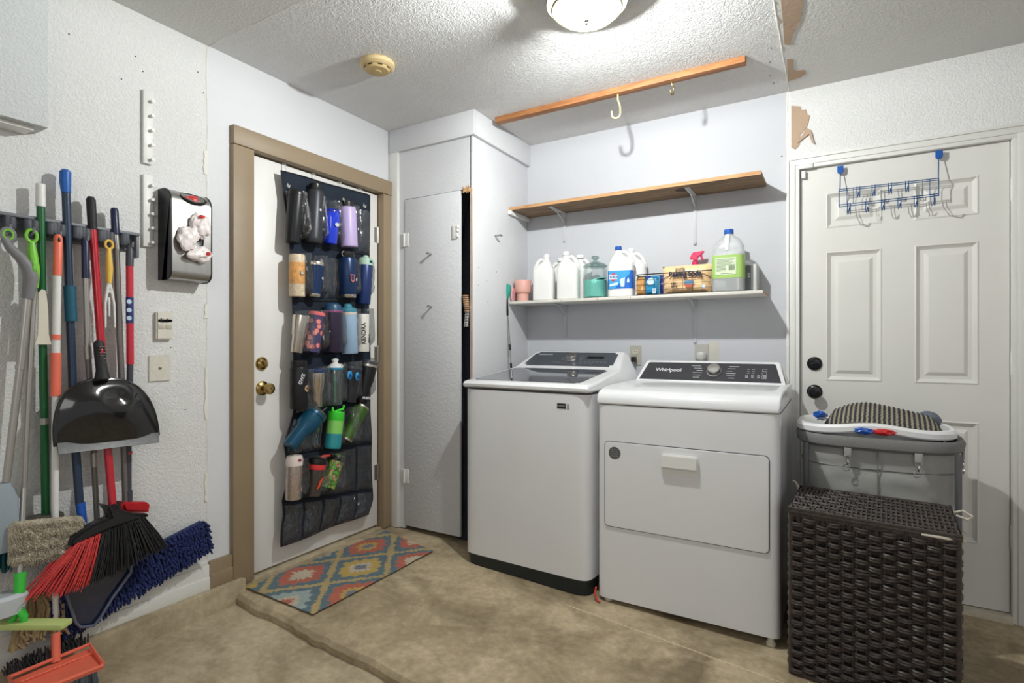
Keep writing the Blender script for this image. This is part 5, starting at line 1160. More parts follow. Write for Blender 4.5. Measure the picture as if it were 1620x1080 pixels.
def disc(nm, m, r, z, dy=0, sc=1.0):
    def e(t, H, R_):
        bm = BM(); lathe(bm, [(r, 0), (r, .001), (.0005, .001)], 24, ML(0, 0, 0)@Matrix.Diagonal((1, sc, 1, 1)))
        for v in bm.verts:
            y = v.co.y+dy; a = y/R_; h = v.co.x; v.co = Vector(((R_+.001+h)*math.cos(a), (R_+.001+h)*math.sin(a), v.co.z+z*H))
        part(nm, bm, m, t, local=True)
    return e
def both(*fs):
    def e(t, H, R_):
        for f in fs: f(t, H, R_)
    return e
wp_ = MC['white_print']; sst = mat('tumbler_steel', (206, 198, 186), .24, 1.0, var=.05, vscale=60)
# row 1
bot('tumbler', 'black lidded tumbler, top left pocket of the organizer', 'tumbler', 466, 303, 384, 27, 7, [('body', BLK, TUM(.8)), ('lid', blackp, LIDF)], off=.055)
bot('water_bottle', 'tallest black water bottle with loop handle lid, second pocket of top row', 'water bottle', 497, 300, 385, 28, 4, [('body', DGS, [(.9, 0), (.98, .02), (1, .1), (1, .90), (.9, .97), (.6, .99)]), ('lid', blackp, [(.62, .97), (.68, .985), (.68, 1.09), (.55, 1.10)])], both(loop('carry_loop', blackp, .55, .55, 1.06), disc('emblem', wp_, .006, .6)))
bot('tumbler', 'clear royal blue tumbler in the top row', 'tumbler', 524, 333, 386, 26, 2, [('body', mat('blue_acrylic', (16, 52, 200), .1, coat=.8), TUM(.72)), ('lid', mat('dark_blue_lid', (14, 34, 150), .2, coat=.5), LIDF)], disc('white_emblem', wp_, .012, .55, 0, .8))
bot('water_bottle', 'lavender water bottle with black cap, top row', 'water bottle', 551, 325, 391, 27, -3, [('body', mat('lavender_steel', (186, 168, 212), .4), [(.9, 0), (.99, .02), (1, .1), (1, .86), (.9, .95), (.6, .97)]), ('cap', blackp, [(.72, .94), (.74, .96), (.74, 1.08), (.66, 1.10)])], loop('cap_strap', blackp, .3, .55, 1.08, -.018, .003))
# row 2
bot('tumbler', 'cream and orange printed tumbler in the left pocket of second row', 'tumbler', 470, 403, 469, 24, 0, [('body', mat('cream_print', (214, 196, 168), .4, var=.2, vscale=60), [(.96, 0), (1, .02), (1, .98), (.97, 1)]), ('orange_band', mat('orange_print', (216, 158, 92), .4, var=.25, vscale=50), [(1.01, .30), (1.015, .31), (1.015, .80), (1.01, .81)])], both(disc('dark_emblem', mat('sepia_print', (92, 74, 60), .5), .012, .55), disc('emblem_centre', mat('bone_print', (205, 190, 160), .5), .008, .56)))
bot('tumbler', 'navy tumbler with steel rims in the second row', 'tumbler', 498, 415, 470, 27, 3, [('body', NVS, [(.76, .09), (.99, .9)]), ('base_ring', sst, [(.7, 0), (.735, .01), (.765, .09)]), ('rim', sst, [(.99, .9), (1.02, .98), (.98, 1)])], txt('m', .02, .55, wp_, dy=.015))
bot('water_bottle', 'navy water bottle with red shield sticker, second row', 'water bottle', 550, 404, 471, 29, -2, [('body', NVS, [(.88, .07), (1, .13), (1, .84), (.9, .93), (.7, .96)]), ('base_ring', sst, [(.85, 0), (.88, .01), (.9, .075)]), ('lid', blackp, [(.72, .94), (.78, .96), (.78, 1.07), (.7, 1.09)])],
    both(lambda t, H, R_: (lambda bm: (prism(bm, [(-.014, .02), (.014, .02), (.014, -.01), (0, -.024), (-.014, -.01)], 0, .0015, ML(R_+.0005, -.012, H*.45)), part('shield_sticker', bm, mat('salmon_sticker', (206, 120, 112), .4), t, local=True)))(BM()),
         lambda t, H, R_: (lambda bm: (prism(bm, [(-.010, .016), (.010, .016), (.010, -.006), (0, -.017), (-.010, -.006)], .0015, .0022, ML(R_+.0005, -.012, H*.45)), part('shield_centre', bm, mat('dark_shield', (60, 50, 70), .4), t, local=True)))(BM()),
         txt('M', .018, .42, wp_, dy=.020), loop('lid_loop', chrome, .35, .28, 1.02, -.030, .003)))
bot('water_bottle', 'deep blue water bottle with mint flip lid, right pocket of second row', 'water bottle', 577, 414, 481, 23, 3, [('body', mat('deep_blue_steel', (30, 52, 104), .35, .2), [(.8, 0), (.88, .02), (1, .6), (1, .9), (.95, .94)]), ('lid', mat('mint_plastic', (176, 206, 188), .45), [(1.02, .91), (1.04, .94), (1.0, 1.06), (.7, 1.09), (.4, 1.10), (.35, 1.14), (.2, 1.15)])],
    lambda t, H, R_: (lambda bm: (box(bm, R_*.9, R_*1.05, -.010, .010, H*.955, H*1.02, .002), part('latch', bm, NVS, t, local=True)))(BM()))
# row 3
bot('tumbler', 'bare steel tumbler with waist, left pocket of third row', 'tumbler', 473, 500, 558, 27, 8, [('body', sst, [(.62, 0), (.66, .02), (.74, .45), (.84, .52), (.98, .9), (1, 1), (.96, 1)])])
fl = bot('tumbler', 'purple tumbler with pink roses and pink rim, third row', 'tumbler', 497, 494, 558, 25, 9, [('body', attr_mat('rose_print', .3, 0, coat=.3), [(.9, 0), (1, .02)]+[(1, .02+.9*k/40) for k in range(1, 41)]), ('lid', mat('pink_rim', (226, 108, 112), .4), [(1.03, .91), (1.04, .93), (1.04, .99), (.9, 1.0)])])
ros = [(random.uniform(0, 6.28), random.uniform(.1, .85)) for _ in range(34)]
def rosef(co, H=.185, R_=.04):
    a = math.atan2(co.y, co.x) % 6.283; z = co.z/H; d_ = min(math.hypot(min(abs(a-q), 6.283-abs(a-q))*R_, (z-p)*H) for q, p in ros)
    return lin((226, 106, 96)) if d_ < .005 else lin((236, 176, 158)) if d_ < .008 else lin((206, 96, 100)) if d_ < .0125 else lin((62, 56, 96))
for ch in fl.children:
    if ch.name.startswith('body'):
        bm = bmesh.new(); bm.from_mesh(ch.data); bmesh.ops.subdivide_edges(bm, edges=list(bm.edges), cuts=2, use_grid_fill=True); bm.to_mesh(ch.data); bm.free(); colour(ch, rosef)
bot('water_bottle', 'dark plum water bottle with rounded teal-blue cap, middle of third row', 'water bottle', 527, 479, 557, 28, -1, [('body', mat('plum_steel', (52, 44, 66), .35, .2), [(.92, 0), (1, .02), (1, .82)]), ('ring', mat('mauve_ring', (134, 72, 116), .4), [(1.01, .80), (1.02, .81), (1.02, .835), (1.0, .845)]), ('cap', mat('teal_navy_cap', (36, 76, 108), .4), [(1.0, .84), (.98, .90), (.86, .96), (.55, .995), (.2, 1.0)])])
bot('water_bottle', 'pale blue water bottle with teal spout lid and side loop', 'water bottle', 552, 490, 559, 26, -3, [('body', mat('pale_blue_steel', (150, 178, 204), .45), [(.92, 0), (1, .02), (1, .86), (.97, .9)]), ('collar', mat('cream_ring', (214, 200, 190), .4), [(1.0, .88), (1.03, .90), (1.02, .95)]), ('lid', mat('teal_lid', (62, 134, 156), .4), [(1.03, .945), (1.04, .97), (.98, 1.03), (.5, 1.06), (.45, 1.12), (.3, 1.14)])], loop('side_loop', MC['teal_lid'], .33, .5, .88, .038, .0045))
bot('tumbler', 'white tumbler with black KENDRA lettering up its side', 'tumbler', 573, 497, 556, 22, 0, [('body', mat('ivory_powder_coat', (222, 218, 210), .45), [(.94, 0), (1, .02), (1, .98), (.97, 1)])], both(txt('KENDRA', .030, .48, blackp, PI/2, dy=-.021, bold=.0012), txt('Zoe y', .02, .35, blackp, PI/2, dy=.017)))
# row 4
bot('water_bottle', 'black water bottle with tan round sticker, left pocket of fourth row', 'water bottle', 473, 570, 646, 27, 0, [('body', BLK, [(.95, 0), (1, .02), (1, .82), (.9, .87)]), ('cap', blackp, [(.9, .86), (.93, .88), (.93, .99), (.88, 1.0)])], both(disc('tan_sticker', mat('tan_sticker', (206, 174, 136), .5), .016, .42, .016), disc('sticker_centre', mat('umber_print', (120, 84, 60), .5), .009, .42, .016), txt('GWZ', .022, .62, wp_, PI/2.6, dy=-.014)))
bot('tumbler', 'steel tumbler with navy lid in the fourth row', 'tumbler', 500, 583, 643, 30, -1, [('body', sst, [(.6, 0), (.64, .02), (.70, .40), (.86, .5), (.98, .88), (.98, .91)]), ('lid', mat('navy_smoke_lid', (42, 58, 96), .15, coat=.5), [(1.0, .90), (1.04, .93), (1.04, .97), (.9, 1.0)])])
ct = clear('clear_tritan', (226, 238, 238), .2, .05, .04)
bot('water_bottle', 'clear water bottle with white spout cap and blue ring', 'water bottle', 530, 570, 640, 25, 0, [('body', ct, [(.85, 0), (.9, .02), (.9, .4), (1, .5), (1, .72), (.92, .80)]), ('ring', mat('aqua_ring', (46, 140, 176), .4), [(.95, .79), (.99, .80), (.99, .835), (.95, .84)]), ('cap', whitep, [(.92, .835), (.95, .85), (.72, .90), (.38, .94), (.34, .98), (.42, .99), (.42, 1.03), (.2, 1.05)]), ('straw', mat('green_straw', (86, 170, 130), .4), [(.1, .06), (.1, .74)])], loop('cap_loop', whitep, .5, .25, .87, .022, .003))
bot('tumbler', 'smoky grey tumbler behind two blue flip-flop charms, fourth row', 'tumbler', 556, 579, 636, 29, 6, [('body', DGS, TUM(.66)), ('lid', mat('smoke_lid', (60, 62, 70), .15, coat=.5), [(1.02, .90), (1.05, .93), (1.04, .98), (.9, 1.0)])])
for k, (x, y) in enumerate(((552.5, 593), (564.5, 595))):
    c = lw(x, y, .125); bm = BM(); M_ = ML(c.x, c.y, c.z); cc = thing('blue_charm', ('left' if k == 0 else 'right')+' one of two bright blue oval charms on the smoky tumbler', 'charm', tuple(c-Vector((0, 0, .02))))
    loft(bm, [(0, .015-.003*k, .021, 2.2), (.005, .016-.003*k, .022, 2.2), (.007, .013-.003*k, .019, 2.2)], 28, M_); part('charm_body', bm, mat('sky_blue_rubber', (40, 150, 206), .35), cc)
    bm = BM(); loft(bm, [(.007, .011-.002*k, .013, 2.2), (.0078, .010-.002*k, .012, 2.2)], 24, M_@Matrix.Translation((0, -.004, 0))); part('dark_pad', bm, mat('cobalt_print', (24, 80, 156), .4), cc)
    bm = BM(); tube(bm, [M_@Vector((-.008, -.010, .009)), M_@Vector((0, .002, .012)), M_@Vector((.008, -.010, .009))], .0014, 6); part('strap', bm, navy, cc)
bot('tumbler', 'black tumbler with white lettering and smoky lid, right of fourth row', 'tumbler', 578, 572, 637, 29, 12, [('body', BLK, [(.6, 0), (.64, .02), (.7, .4), (.86, .55), (.98, .88)]), ('rim', sst, [(.98, .86), (1.0, .88), (1.0, .925)]), ('lid', MC['smoke_lid'], [(1.02, .92), (1.05, .94), (1.04, .98), (.9, 1.0)])], txt('BUSTER M', .017, .12, wp_, .12, bold=.001))
# row 5
tl = mat('petrol_blue_steel', (14, 78, 108), .3, .3, coat=.3)
bot('tumbler', 'petrol blue mug tumbler with straw, leaning hard to the right', 'tumbler', 481, 648, 706, 36, 46, [('body', tl, [(.62, 0), (.66, .02), (.72, .42), (.98, .52), (1, .86)]), ('lid', ct, [(1.0, .86), (1.04, .88), (1.04, .93), (.95, .95)]), ('band', tl, [(1.0, .80), (1.06, .81), (1.06, .87), (1.0, .875)])], lambda t, H, R_: (lambda bm: (tube(bm, [(0, .012, H*.9), (0, .03, H*1.18)], .003, 8), part('straw', bm, ct, t, local=True)))(BM()), off=.075)
gb_ = attr_mat('lime_to_teal', .35, 0, coat=.3)
g2 = bot('water_bottle', 'lime and teal water bottle with bright green flip lid, fifth row', 'water bottle', 529, 655, 709, 25, 6, [('body', gb_, [(.9, 0), (.98, .02)]+[(1, .02+.8*k/20) for k in range(1, 21)]), ('lid', mat('neon_green', (60, 206, 50), .4), [(.98, .81), (1.02, .83), (1.02, 1.05), (.9, 1.08), (.3, 1.1)])], lambda t, H, R_: (lambda bm: (tube(bm, [(.01, -R_*.5, H*1.08), (.012, .0, H*1.12), (.012, R_*.7, H*1.16), (.012, R_*.85, H*1.28)], .006, 8), tube(bm, [(.012, -R_*.9, H*1.08), (.012, -R_*.95, H*1.2)], .006, 8), part('spout', bm, MC['neon_green'], t, local=True)))(BM()), off=.085)
for ch in g2.children:
    if ch.name.startswith('body'): colour(ch, lambda co: lin((132, 206, 96)) if co.z > .075 else lin((34, 140, 150)))
bot('tumbler', 'olive green steel tumbler leaning right beside the lime bottle', 'tumbler', 559, 643, 697, 26, 26, [('body', mat('olive_steel', (68, 104, 40), .38, .3), [(.8, .05), (1, .95)]), ('base_ring', sst, [(.76, 0), (.79, .01), (.81, .055)]), ('rim', sst, [(1, .95), (1.02, .96), (.98, 1.0)])], off=.055)
# row 6
bot('water_bottle', 'steel kids bottle with white flip cap, left pocket of sixth row', 'water bottle', 465, 722, 789, 25, 2, [('body', mat('dotted_steel', (196, 184, 178), .3, .8, var=.15, vscale=90), [(.95, 0), (1, .02), (1, .80)]), ('cap', mat('warm_white_cap', (226, 214, 206), .4), [(1.0, .79), (1.05, .80), (1.05, .93), (.9, 1.03), (.4, 1.05)])], both(disc('red_button', mat('wine_red', (150, 40, 60), .35), .009, .93, 0, .8), disc('teal_spot', MC['teal_lid'], .005, .10, .008), disc('pink_spot', MC['pink_rim'], .005, .62, .02), disc('pink_mark', MC['pink_rim'], .006, .25, -.005, .5)))
bot('shaker_bottle', 'smoky shaker bottle with red collar and black flip lid, sixth row', 'shaker bottle', 499, 724, 784, 27, 8, [('cup', mat('smoky_cup', (64, 58, 56), .12, coat=.7), [(.8, 0), (.84, .02), (.96, .72)]), ('collar', mat('scarlet_plastic', (220, 58, 60), .4), [(1.0, .70), (1.04, .72), (1.04, .84), (1, .85)]), ('lid', blackp, [(1.08, .84), (1.1, .86), (1.05, .98), (.7, 1.03)])],
    both(lambda t, H, R_: (lambda bm: (tube(bm, [(R_*.5, -R_*.5, H*.93), (R_*.55, R_*.3, H*1.05), (R_*.5, R_*1.3, H*1.08)], [.007, .008, .006], 8), part('flip_latch', bm, MC['scarlet_plastic'], t, local=True)))(BM()),
         lambda t, H, R_: (lambda bm: (prism(bm, [(-.018, -.03), (-.004, -.024), (.012, .02), (.024, .03), (.004, .022), (-.006, .010)], 0, .002, ML(R_*.96, 0, H*.36)), part('orange_print', bm, mat('orange_red_print', (222, 84, 44), .4), t, local=True)))(BM())))
g3 = bot('water_bottle', 'green patterned kids bottle with black and lime lid, leaning right', 'water bottle', 526, 722, 772, 24, 17, [('body', attr_mat('green_camouflage', .35, 0, coat=.2), [(.92, 0), (1, .02)]+[(1, .02+.84*k/30) for k in range(1, 31)]), ('lid', blackp, [(1.0, .85), (1.06, .87), (1.06, .98), (.95, 1.02)]), ('top', MC['lime_plastic'], [(.9, 1.0), (.92, 1.03), (.6, 1.05)])])
for ch in g3.children:
    if ch.name.startswith('body'):
        bm = bmesh.new(); bm.from_mesh(ch.data); bmesh.ops.subdivide_edges(bm, edges=list(bm.edges), cuts=1, use_grid_fill=True); bm.to_mesh(ch.data); bm.free()
        colour(ch, lambda co: (lin((90, 160, 50)), lin((50, 104, 36)), lin((190, 120, 110)), lin((124, 190, 70)))[int((noise.noise(co*55)+.5)*4) % 4])

# ------------------------------------------------------------------ rug
c_l, c_n, c_r, c_f = Vector((-2.262, 1.50)), Vector((-1.822, 1.505)), Vector((-1.83, 2.29)), Vector((-2.235, 2.36))
bm = BM()
def rf(s, t):     # s along Y, t from wall outwards
    a = c_l*(1-s)+c_f*s; b = c_n*(1-s)+c_r*s; p = a*(1-t)+b*t; ed_ = min(s, 1-s, t, 1-t)
    p = p+Vector((noise.noise(Vector((s*9, t*9, 1))), noise.noise(Vector((s*9, t*9, 7)))))*.004
    cf_ = .03*max(0, (s-.9)/.1)*max(0, (.25-t)/.25)
    return Vector((p.x, p.y, fz(p.x)+.0095+.0018*noise.noise(Vector((s*60, t*36, 2)))+.004*max(0, noise.noise(Vector((s*3, t*2, 5))))+cf_*.3))
grid(bm, rf, 220, 124); 
for v in bm.verts: v.co.z += 0
rg = solo('rug', bm, attr_mat('rug_pile', .95, .9, 420), 'small multicoloured medallion rug in front of the white door', 'rug')
org_ = rg.location.copy()
RC = {k: lin(v) for k, v in dict(base=(104, 128, 136), coral=(200, 114, 94), mus=(206, 176, 98), cream=(214, 202, 178), tan=(196, 172, 122), slate=(128, 134, 146), ltb=(170, 186, 184)).items()}
def rugc(co):
    X, Y = co.x+org_.x, co.y+org_.y; u = (Y-1.52); v_ = (X+2.28)
    nz_ = noise.noise(Vector((X*42, Y*42, 1))); jx = .012*noise.noise(Vector((X*30, Y*30, 4))); u += jx; v_ += .010*noise.noise(Vector((X*34, Y*34, 8)))
    best = None
    for i, (cu_, cv, kind) in enumerate(((.20, .12, 0), (.62, .12, 2), (.41, .285, 1), (-.01, .285, 3), (.83, .285, 0), (.20, .45, 2), (.62, .45, 0), (.41, -.045, 3), (-.01, -.045, 1), (.83, -.045, 2))):
        d_ = abs(u-cu_)/.21+abs(v_-cv)/.165
        if best is None or d_ < best[0]: best = (d_, i, kind, math.atan2((v_-cv)/.165, (u-cu_)/.21), math.hypot((u-cu_)/.21, (v_-cv)/.165))
    d_, i, kind, an, rr_ = best; r = d_*.55+rr_*.45+.05*math.sin(an*12)+.03*nz_
    A, B, D = ((RC['coral'], RC['cream'], RC['cream']), (RC['mus'], RC['cream'], RC['slate']), (RC['coral'], RC['mus'], RC['slate']), (RC['ltb'], RC['cream'], RC['coral']))[kind]
    if d_ > .90+.05*math.sin(u*190)*math.sin(v_*190): c = RC['tan']
    elif r < .17: c = D
    elif r < .32: c = B
    elif r < .60: c = A
    elif r < .64: c = RC['slate']
    else: c = RC['base']
    k = 1+.16*noise.noise(Vector((X*130, Y*130, 3)))+.10*noise.noise(Vector((X*14, Y*14, 3))); return [max(0, q*k*.82) for q in c]
colour(rg, rugc)

# ------------------------------------------------------------------ wicker hamper
FL, FR, BR, BL = Vector((-.128, 2.165)), Vector((.326, 2.104)), Vector((.352, 2.455)), Vector((-.105, 2.50))
zf = fz(.1)+.004; ZT = 1.16-.575
wk1 = mat('espresso_wicker', (62, 53, 49), .45, bump=.1, bscale=260, var=.4, vscale=60, spec=.5)
wh = thing('wicker_hamper', 'dark brown woven wicker hamper with lid, in front of the grey laundry hamper', 'hamper', tuple((FL+FR+BR+BL)/4)+(zf,))
def weave(name, P0, P1, z0, z1, ncol, nrow, amp=.0095, horiz=False, Q0=None, Q1=None):
    """weavers run P0->P1; rows stacked in z (or from P to Q for the lid)"""
    bm = BM(); d_ = (P1-P0); L_ = d_.length; d_.normalize(); n_ = Vector((d_.y, -d_.x)); sub = 6; pit = (z1-z0)/nrow if not horiz else None
    for r in range(nrow):
        for st in range(2):
            jit = random.uniform(-.0012, .0012); pts = []
            if horiz:
                f_ = (r+.25+st*.5)/nrow; A, B = P0*(1-f_)+Q0*f_, P1*(1-f_)+Q1*f_
            else: A, B = P0, P1; zc_ = z0+(r+.27+st*.46)*pit
            for k in range(ncol*sub+1):
                s = k/(ncol*sub); ph = PI*(s*ncol+(r % 2)); w_ = amp*math.copysign(abs(math.sin(ph))**.7, math.sin(ph))+random.uniform(-.0007, .0007)
                p = A+(B-A)*s
                if horiz: pts.append(Vector((p.x, p.y, z0+w_)))
                else: pts.append(Vector((p.x, p.y, zc_+jit+.0016*math.sin(ph*.5+r)))+Vector((n_.x, n_.y, 0))*w_)
            tube(bm, pts, .0053 if not horiz else .0046, 6)
    for c in range(ncol+1):
        for e in (-.005, .005):
            s = (c)/ncol+e/L_
            if s < 0 or s > 1: continue
            if horiz: a, b = P0+(P1-P0)*s, Q0+(Q1-Q0)*s; tube(bm, [Vector((a.x, a.y, z0)), Vector((b.x, b.y, z0))], .0034, 5)
            else: p = P0+(P1-P0)*s; tube(bm, [Vector((p.x, p.y, z0)), Vector((p.x, p.y, z1))], .0034, 5)
    part(name, bm, wk1, wh)
weave('front_panel', FL, FR, zf+.01, ZT-.03, 12, 32); weave('side_panel', FR, BR, zf+.01, ZT-.03, 8, 32); weave('back_panel', BR, BL, zf+.01, ZT-.03, 12, 32); weave('side_panel', BL, FL, zf+.01, ZT-.03, 8, 32)
bm = BM(); inner = lambda q, k=.035: q+((FL+FR+BR+BL)/4-q)*k
prism(bm, [tuple(inner(q, .05)) for q in (FL, FR, BR, BL)], zf+.008, ZT-.035); part('inner_frame', bm, mat('liner_black', (16, 14, 13), .8), wh)
bm = BM()
V3 = lambda p, z: Vector((p.x, p.y, z))
for q in (FL, FR, BR, BL): tube(bm, [V3(q, zf), V3(q, ZT-.02)], .008, 8)
for z, r in ((zf+.009, .008), (ZT-.026, .008)): tube(bm, [V3(FL, z), V3(FR, z), V3(BR, z), V3(BL, z)], r, 8, True)
for c in range(0, 12):
    p = FL+(FR-FL)*(c+.5)/12
    for e in (-.002, .002, .005): tube(bm, [V3(p+Vector((e, -.010)), ZT-.016), V3(p+Vector((e+.003, -.011)), ZT-.045)], .0014, 4)
part('corner_frame', bm, wk1, wh)
li = thing('x', None, None)
bpy.data.objects.remove(li)
lz = ZT-.004; out = lambda q: q+(q-(FL+FR+BR+BL)/4)*.03
LQ = [out(q) for q in (FL, FR, BR, BL)]
n0 = len(bpy.data.objects); weave('lid', LQ[0], LQ[3], lz, lz, 8, 17, .007, True, LQ[1], LQ[2])
bm = BM()
for z in (lz-.010, lz): tube(bm, [V3(q, z) for q in LQ], .007, 8, True)
prism(bm, [tuple(inner(q, .02)) for q in LQ], lz-.010, lz-.006); part('lid_rim', bm, wk1, wh)
cvs = mat('cream_canvas', (206, 198, 184), .85, bump=.3, bscale=250)
bm = BM(); tube(bm, [V3(FR+Vector((-.09, -.004)), ZT-.014), V3(FR+Vector((-.02, -.004)), ZT-.016), V3(FR+Vector((.012, .0)), ZT-.016), V3(FR+Vector((.014, .06)), ZT-.014)], [.003, .005, .008, .005], 8); part('cloth_liner', bm, cvs, wh, 'cream cloth liner edge')
bm = BM()
a = BR+Vector((.012, -.04)); tube(bm, [V3(a, ZT-.01), V3(a+Vector((.02, -.01)), ZT+.002), V3(a+Vector((.045, -.03)), ZT-.010), V3(a+Vector((.028, -.045)), ZT-.018), V3(a+Vector((.0, -.03)), ZT-.012)], .004, 8); part('liner_loop', bm, cvs, wh, 'cream cloth loop')
bm = BM()
a = BL+Vector((-.012, -.02)); tube(bm, [V3(a, ZT-.01), V3(a+Vector((-.012, -.01)), ZT+.02), V3(a+Vector((-.022, -.02)), ZT+.028)], [.006, .004, .003], 8); part('liner_tie', bm, cvs, wh, 'cream cloth tie')

# ------------------------------------------------------------------ grey canvas laundry hamper
HC = Vector((.150, 2.745)); HR = (.276, .205); zr = 1.16-.375; zf2_ = fz(.15)+.004
cg = mat('grey_canvas', (164, 164, 160), .85, bump=.35, bscale=400, var=.06); cgd = mat('grey_sleeve', (128, 128, 126), .8, bump=.3, bscale=300)
gh_ = thing('laundry_hamper', 'tall grey canvas laundry hamper on a tube frame before the back door', 'laundry hamper', (HC.x, HC.y, zf2_))
bm = BM(); se = lambda a, rx, ry, e: (rx*math.copysign(abs(math.cos(a))**(2/e), math.cos(a)), ry*math.copysign(abs(math.sin(a))**(2/e), math.sin(a)))
def hf(s, t):
    a = 2*PI*s; z = zf2_+.07+(zr-.03-zf2_-.07)*t; x, y = se(a, HR[0]-.012, HR[1]-.012, 3.2)
    k = 1-.045*math.sin(PI*t)+.035*noise.noise(Vector((x*8, y*8, z*5)))+.05*(.3-abs(noise.noise(Vector((x*9+z*7, y*9, z*11)))))*1.5*min(1, (1-t)*8)-.006*(1 if y < 0 and abs(z-zr+.115) < .008 else 0)
    return Vector((HC.x+x*k, HC.y+y*k, z+.004*noise.noise(Vector((x*8, y*8, 2)))))
grid(bm, hf, 120, 50); bmesh.ops.remove_doubles(bm, verts=bm.verts, dist=1e-5); bmesh.ops.solidify(bm, geom=list(bm.faces), thickness=.002); part('canvas_bag', bm, cg, gh_)
bm = BM()
for zz, dz_ in ((zr-.115, .0),): tube(bm, [Vector((HC.x+se(PI+PI*k/40, HR[0]-.010, HR[1]-.012, 3.2)[0], HC.y+se(PI+PI*k/40, HR[0]-.010, HR[1]-.016, 3.2)[1], zz)) for k in range(41)], .003, 6)
tube(bm, [Vector((HC.x+.0, HC.y-HR[1]+.008, z)) for z in (zr-.04, zr-.12, zr-.25, zr-.4)], .0025, 6); part('seam', bm, cgd, gh_)
def ring(z, rx, ry, r, m, name, par, e=3.2, flat=1.0, wave=None, n=72):
    bm = BM(); pts = []
    for k in range(n): a = 2*PI*k/n; x, y = se(a, rx, ry, e); pts.append(Vector((HC.x+x, HC.y+y, z+(wave(x, y) if wave else 0))))
    tube(bm, pts, r, 12, True, flat); return part(name, bm, m, par)
bm = BM()
pr_ = [(HR[0]-.004, HR[1]-.004, zr-.042), (HR[0]+.010, HR[1]+.010, zr-.030), (HR[0]+.014, HR[1]+.014, zr-.004), (HR[0]+.008, HR[1]+.008, zr+.010), (HR[0]-.012, HR[1]-.012, zr+.006), (HR[0]-.016, HR[1]-.016, zr-.03)]
Rg = [[bm.verts.new((HC.x+se(2*PI*k/96, rx, ry, 3.2)[0], HC.y+se(2*PI*k/96, rx, ry, 3.2)[1], z)) for k in range(96)] for rx, ry, z in pr_]
for i in range(6):
    for k in range(96): bm.faces.new((Rg[i][k], Rg[i][(k+1) % 96], Rg[(i+1) % 6][(k+1) % 96], Rg[(i+1) % 6][k]))
part('rim_sleeve', bm, cgd, gh_)
ptube = mat('grey_tube', (110, 112, 114), .35, .5)
for sx_, sy_ in ((-1, -1), (1, -1), (-1, 1), (1, 1)):
    bm = BM(); x, y = HC.x+sx_*(HR[0]-.03), HC.y+sy_*(HR[1]-.014); tube(bm, [(x, y, zf2_+.02), (x, y, zr-.03)], .011, 12); part('frame_leg', bm, ptube, gh_)
    bm = BM(); tube(bm, [(x-.009, y, zf2_+.023), (x+.009, y, zf2_+.023)], .023, 14); part('caster', bm, blackp, gh_)
bm = BM(); tube(bm, [(HC.x-HR[0]+.03, HC.y-HR[1]+.014, zf2_+.05), (HC.x+HR[0]-.03, HC.y-HR[1]+.014, zf2_+.05), (HC.x+HR[0]-.03, HC.y+HR[1]-.014, zf2_+.05), (HC.x-HR[0]+.03, HC.y+HR[1]-.014, zf2_+.05)], .010, 10, True); part('base_frame', bm, ptube, gh_)
for x, Y, tw in ((bw(1341, 700, BY-2.54).x, HC.y-HR[1]-.003, 0), (bw(1453, 700, BY-2.54).x, HC.y-HR[1]-.003, 0), (HC.x+HR[0]+.006, 2.70, 1)):
    bm = BM(); Z = zr-.035; hx = .012 if not tw else .003; hy = .003 if not tw else .012
    box(bm, x-hx, x+hx, Y-hy-.004, Y+hy, Z-.035, Z, .001); st_ = part('clip_strap', bm, cg, gh_)
    bm = BM(); tube(bm, [(x+(.010 if not tw else 0)*math.cos(k*PI/5), Y-.008+(.010 if tw else 0)*math.cos(k*PI/5), Z-.038+.008*math.sin(k*PI/5)) for k in range(10)], .0022, 6, True)
    lathe(bm, [(.003, 0), (.005, -.004), (.004, -.014), (.003, -.018)], 12, Matrix.Translation((x, Y-.009, Z-.046)))
    tube(bm, [(x-(.004 if not tw else 0)+(.011 if not tw else 0)*math.cos(k*PI/6+.5), Y-.009+(.011 if tw else 0)*math.cos(k*PI/6+.5), Z-.076+.013*math.sin(k*PI/6+.5)) for k in range(11)], .0024, 6)
    part('snap_hook', bm, chrome, gh_)
# white laundry basket sitting in the hamper mouth
lb = thing('laundry_basket', 'white plastic laundry basket with wavy rim set in the grey hamper', 'laundry basket', (HC.x-.012, HC.y, zr-.14))
wv = lambda x, y: (.020*math.exp(-((x-.0)/.11)**2) if y < 0 else .010*math.exp(-(x/.12)**2))
bm = BM(); BX, BYr = .262, .190
def section(k): 
    a = 2*PI*k/96; return a
pr2 = [(BX-.055, BYr-.05, zr-.13, 0), (BX-.03, BYr-.03, zr+.0, .3), (BX-.006, BYr-.006, zr+.022, 1), (BX+.008, BYr+.008, zr+.012, 1), (BX+.014, BYr+.014, zr+.018, 1), (BX+.014, BYr+.014, zr+.036, 1), (BX+.006, BYr+.006, zr+.046, 1), (BX-.008, BYr-.008, zr+.046, 1), (BX-.02, BYr-.02, zr+.030, 1), (BX-.036, BYr-.034, zr+.0, .3), (BX-.06, BYr-.055, zr-.125, 0)]
Rg = []
for rx, ry, z, wq in pr2:
    row = []
    for k in range(96): x, y = se(2*PI*k/96, rx, ry, 3.4); row.append(bm.verts.new((HC.x-.012+x, HC.y+y, z+wv(x, y)*wq)))
    Rg.append(row)
for i in range(len(Rg)-1):
    for k in range(96): bm.faces.new((Rg[i][k], Rg[i][(k+1) % 96], Rg[i+1][(k+1) % 96], Rg[i+1][k]))
bm.faces.new(Rg[0][::-1]); bm.faces.new(Rg[-1]); part('tub', bm, mat('glossy_white_plastic', (232, 233, 234), .3, coat=.2, var=.01), lb)
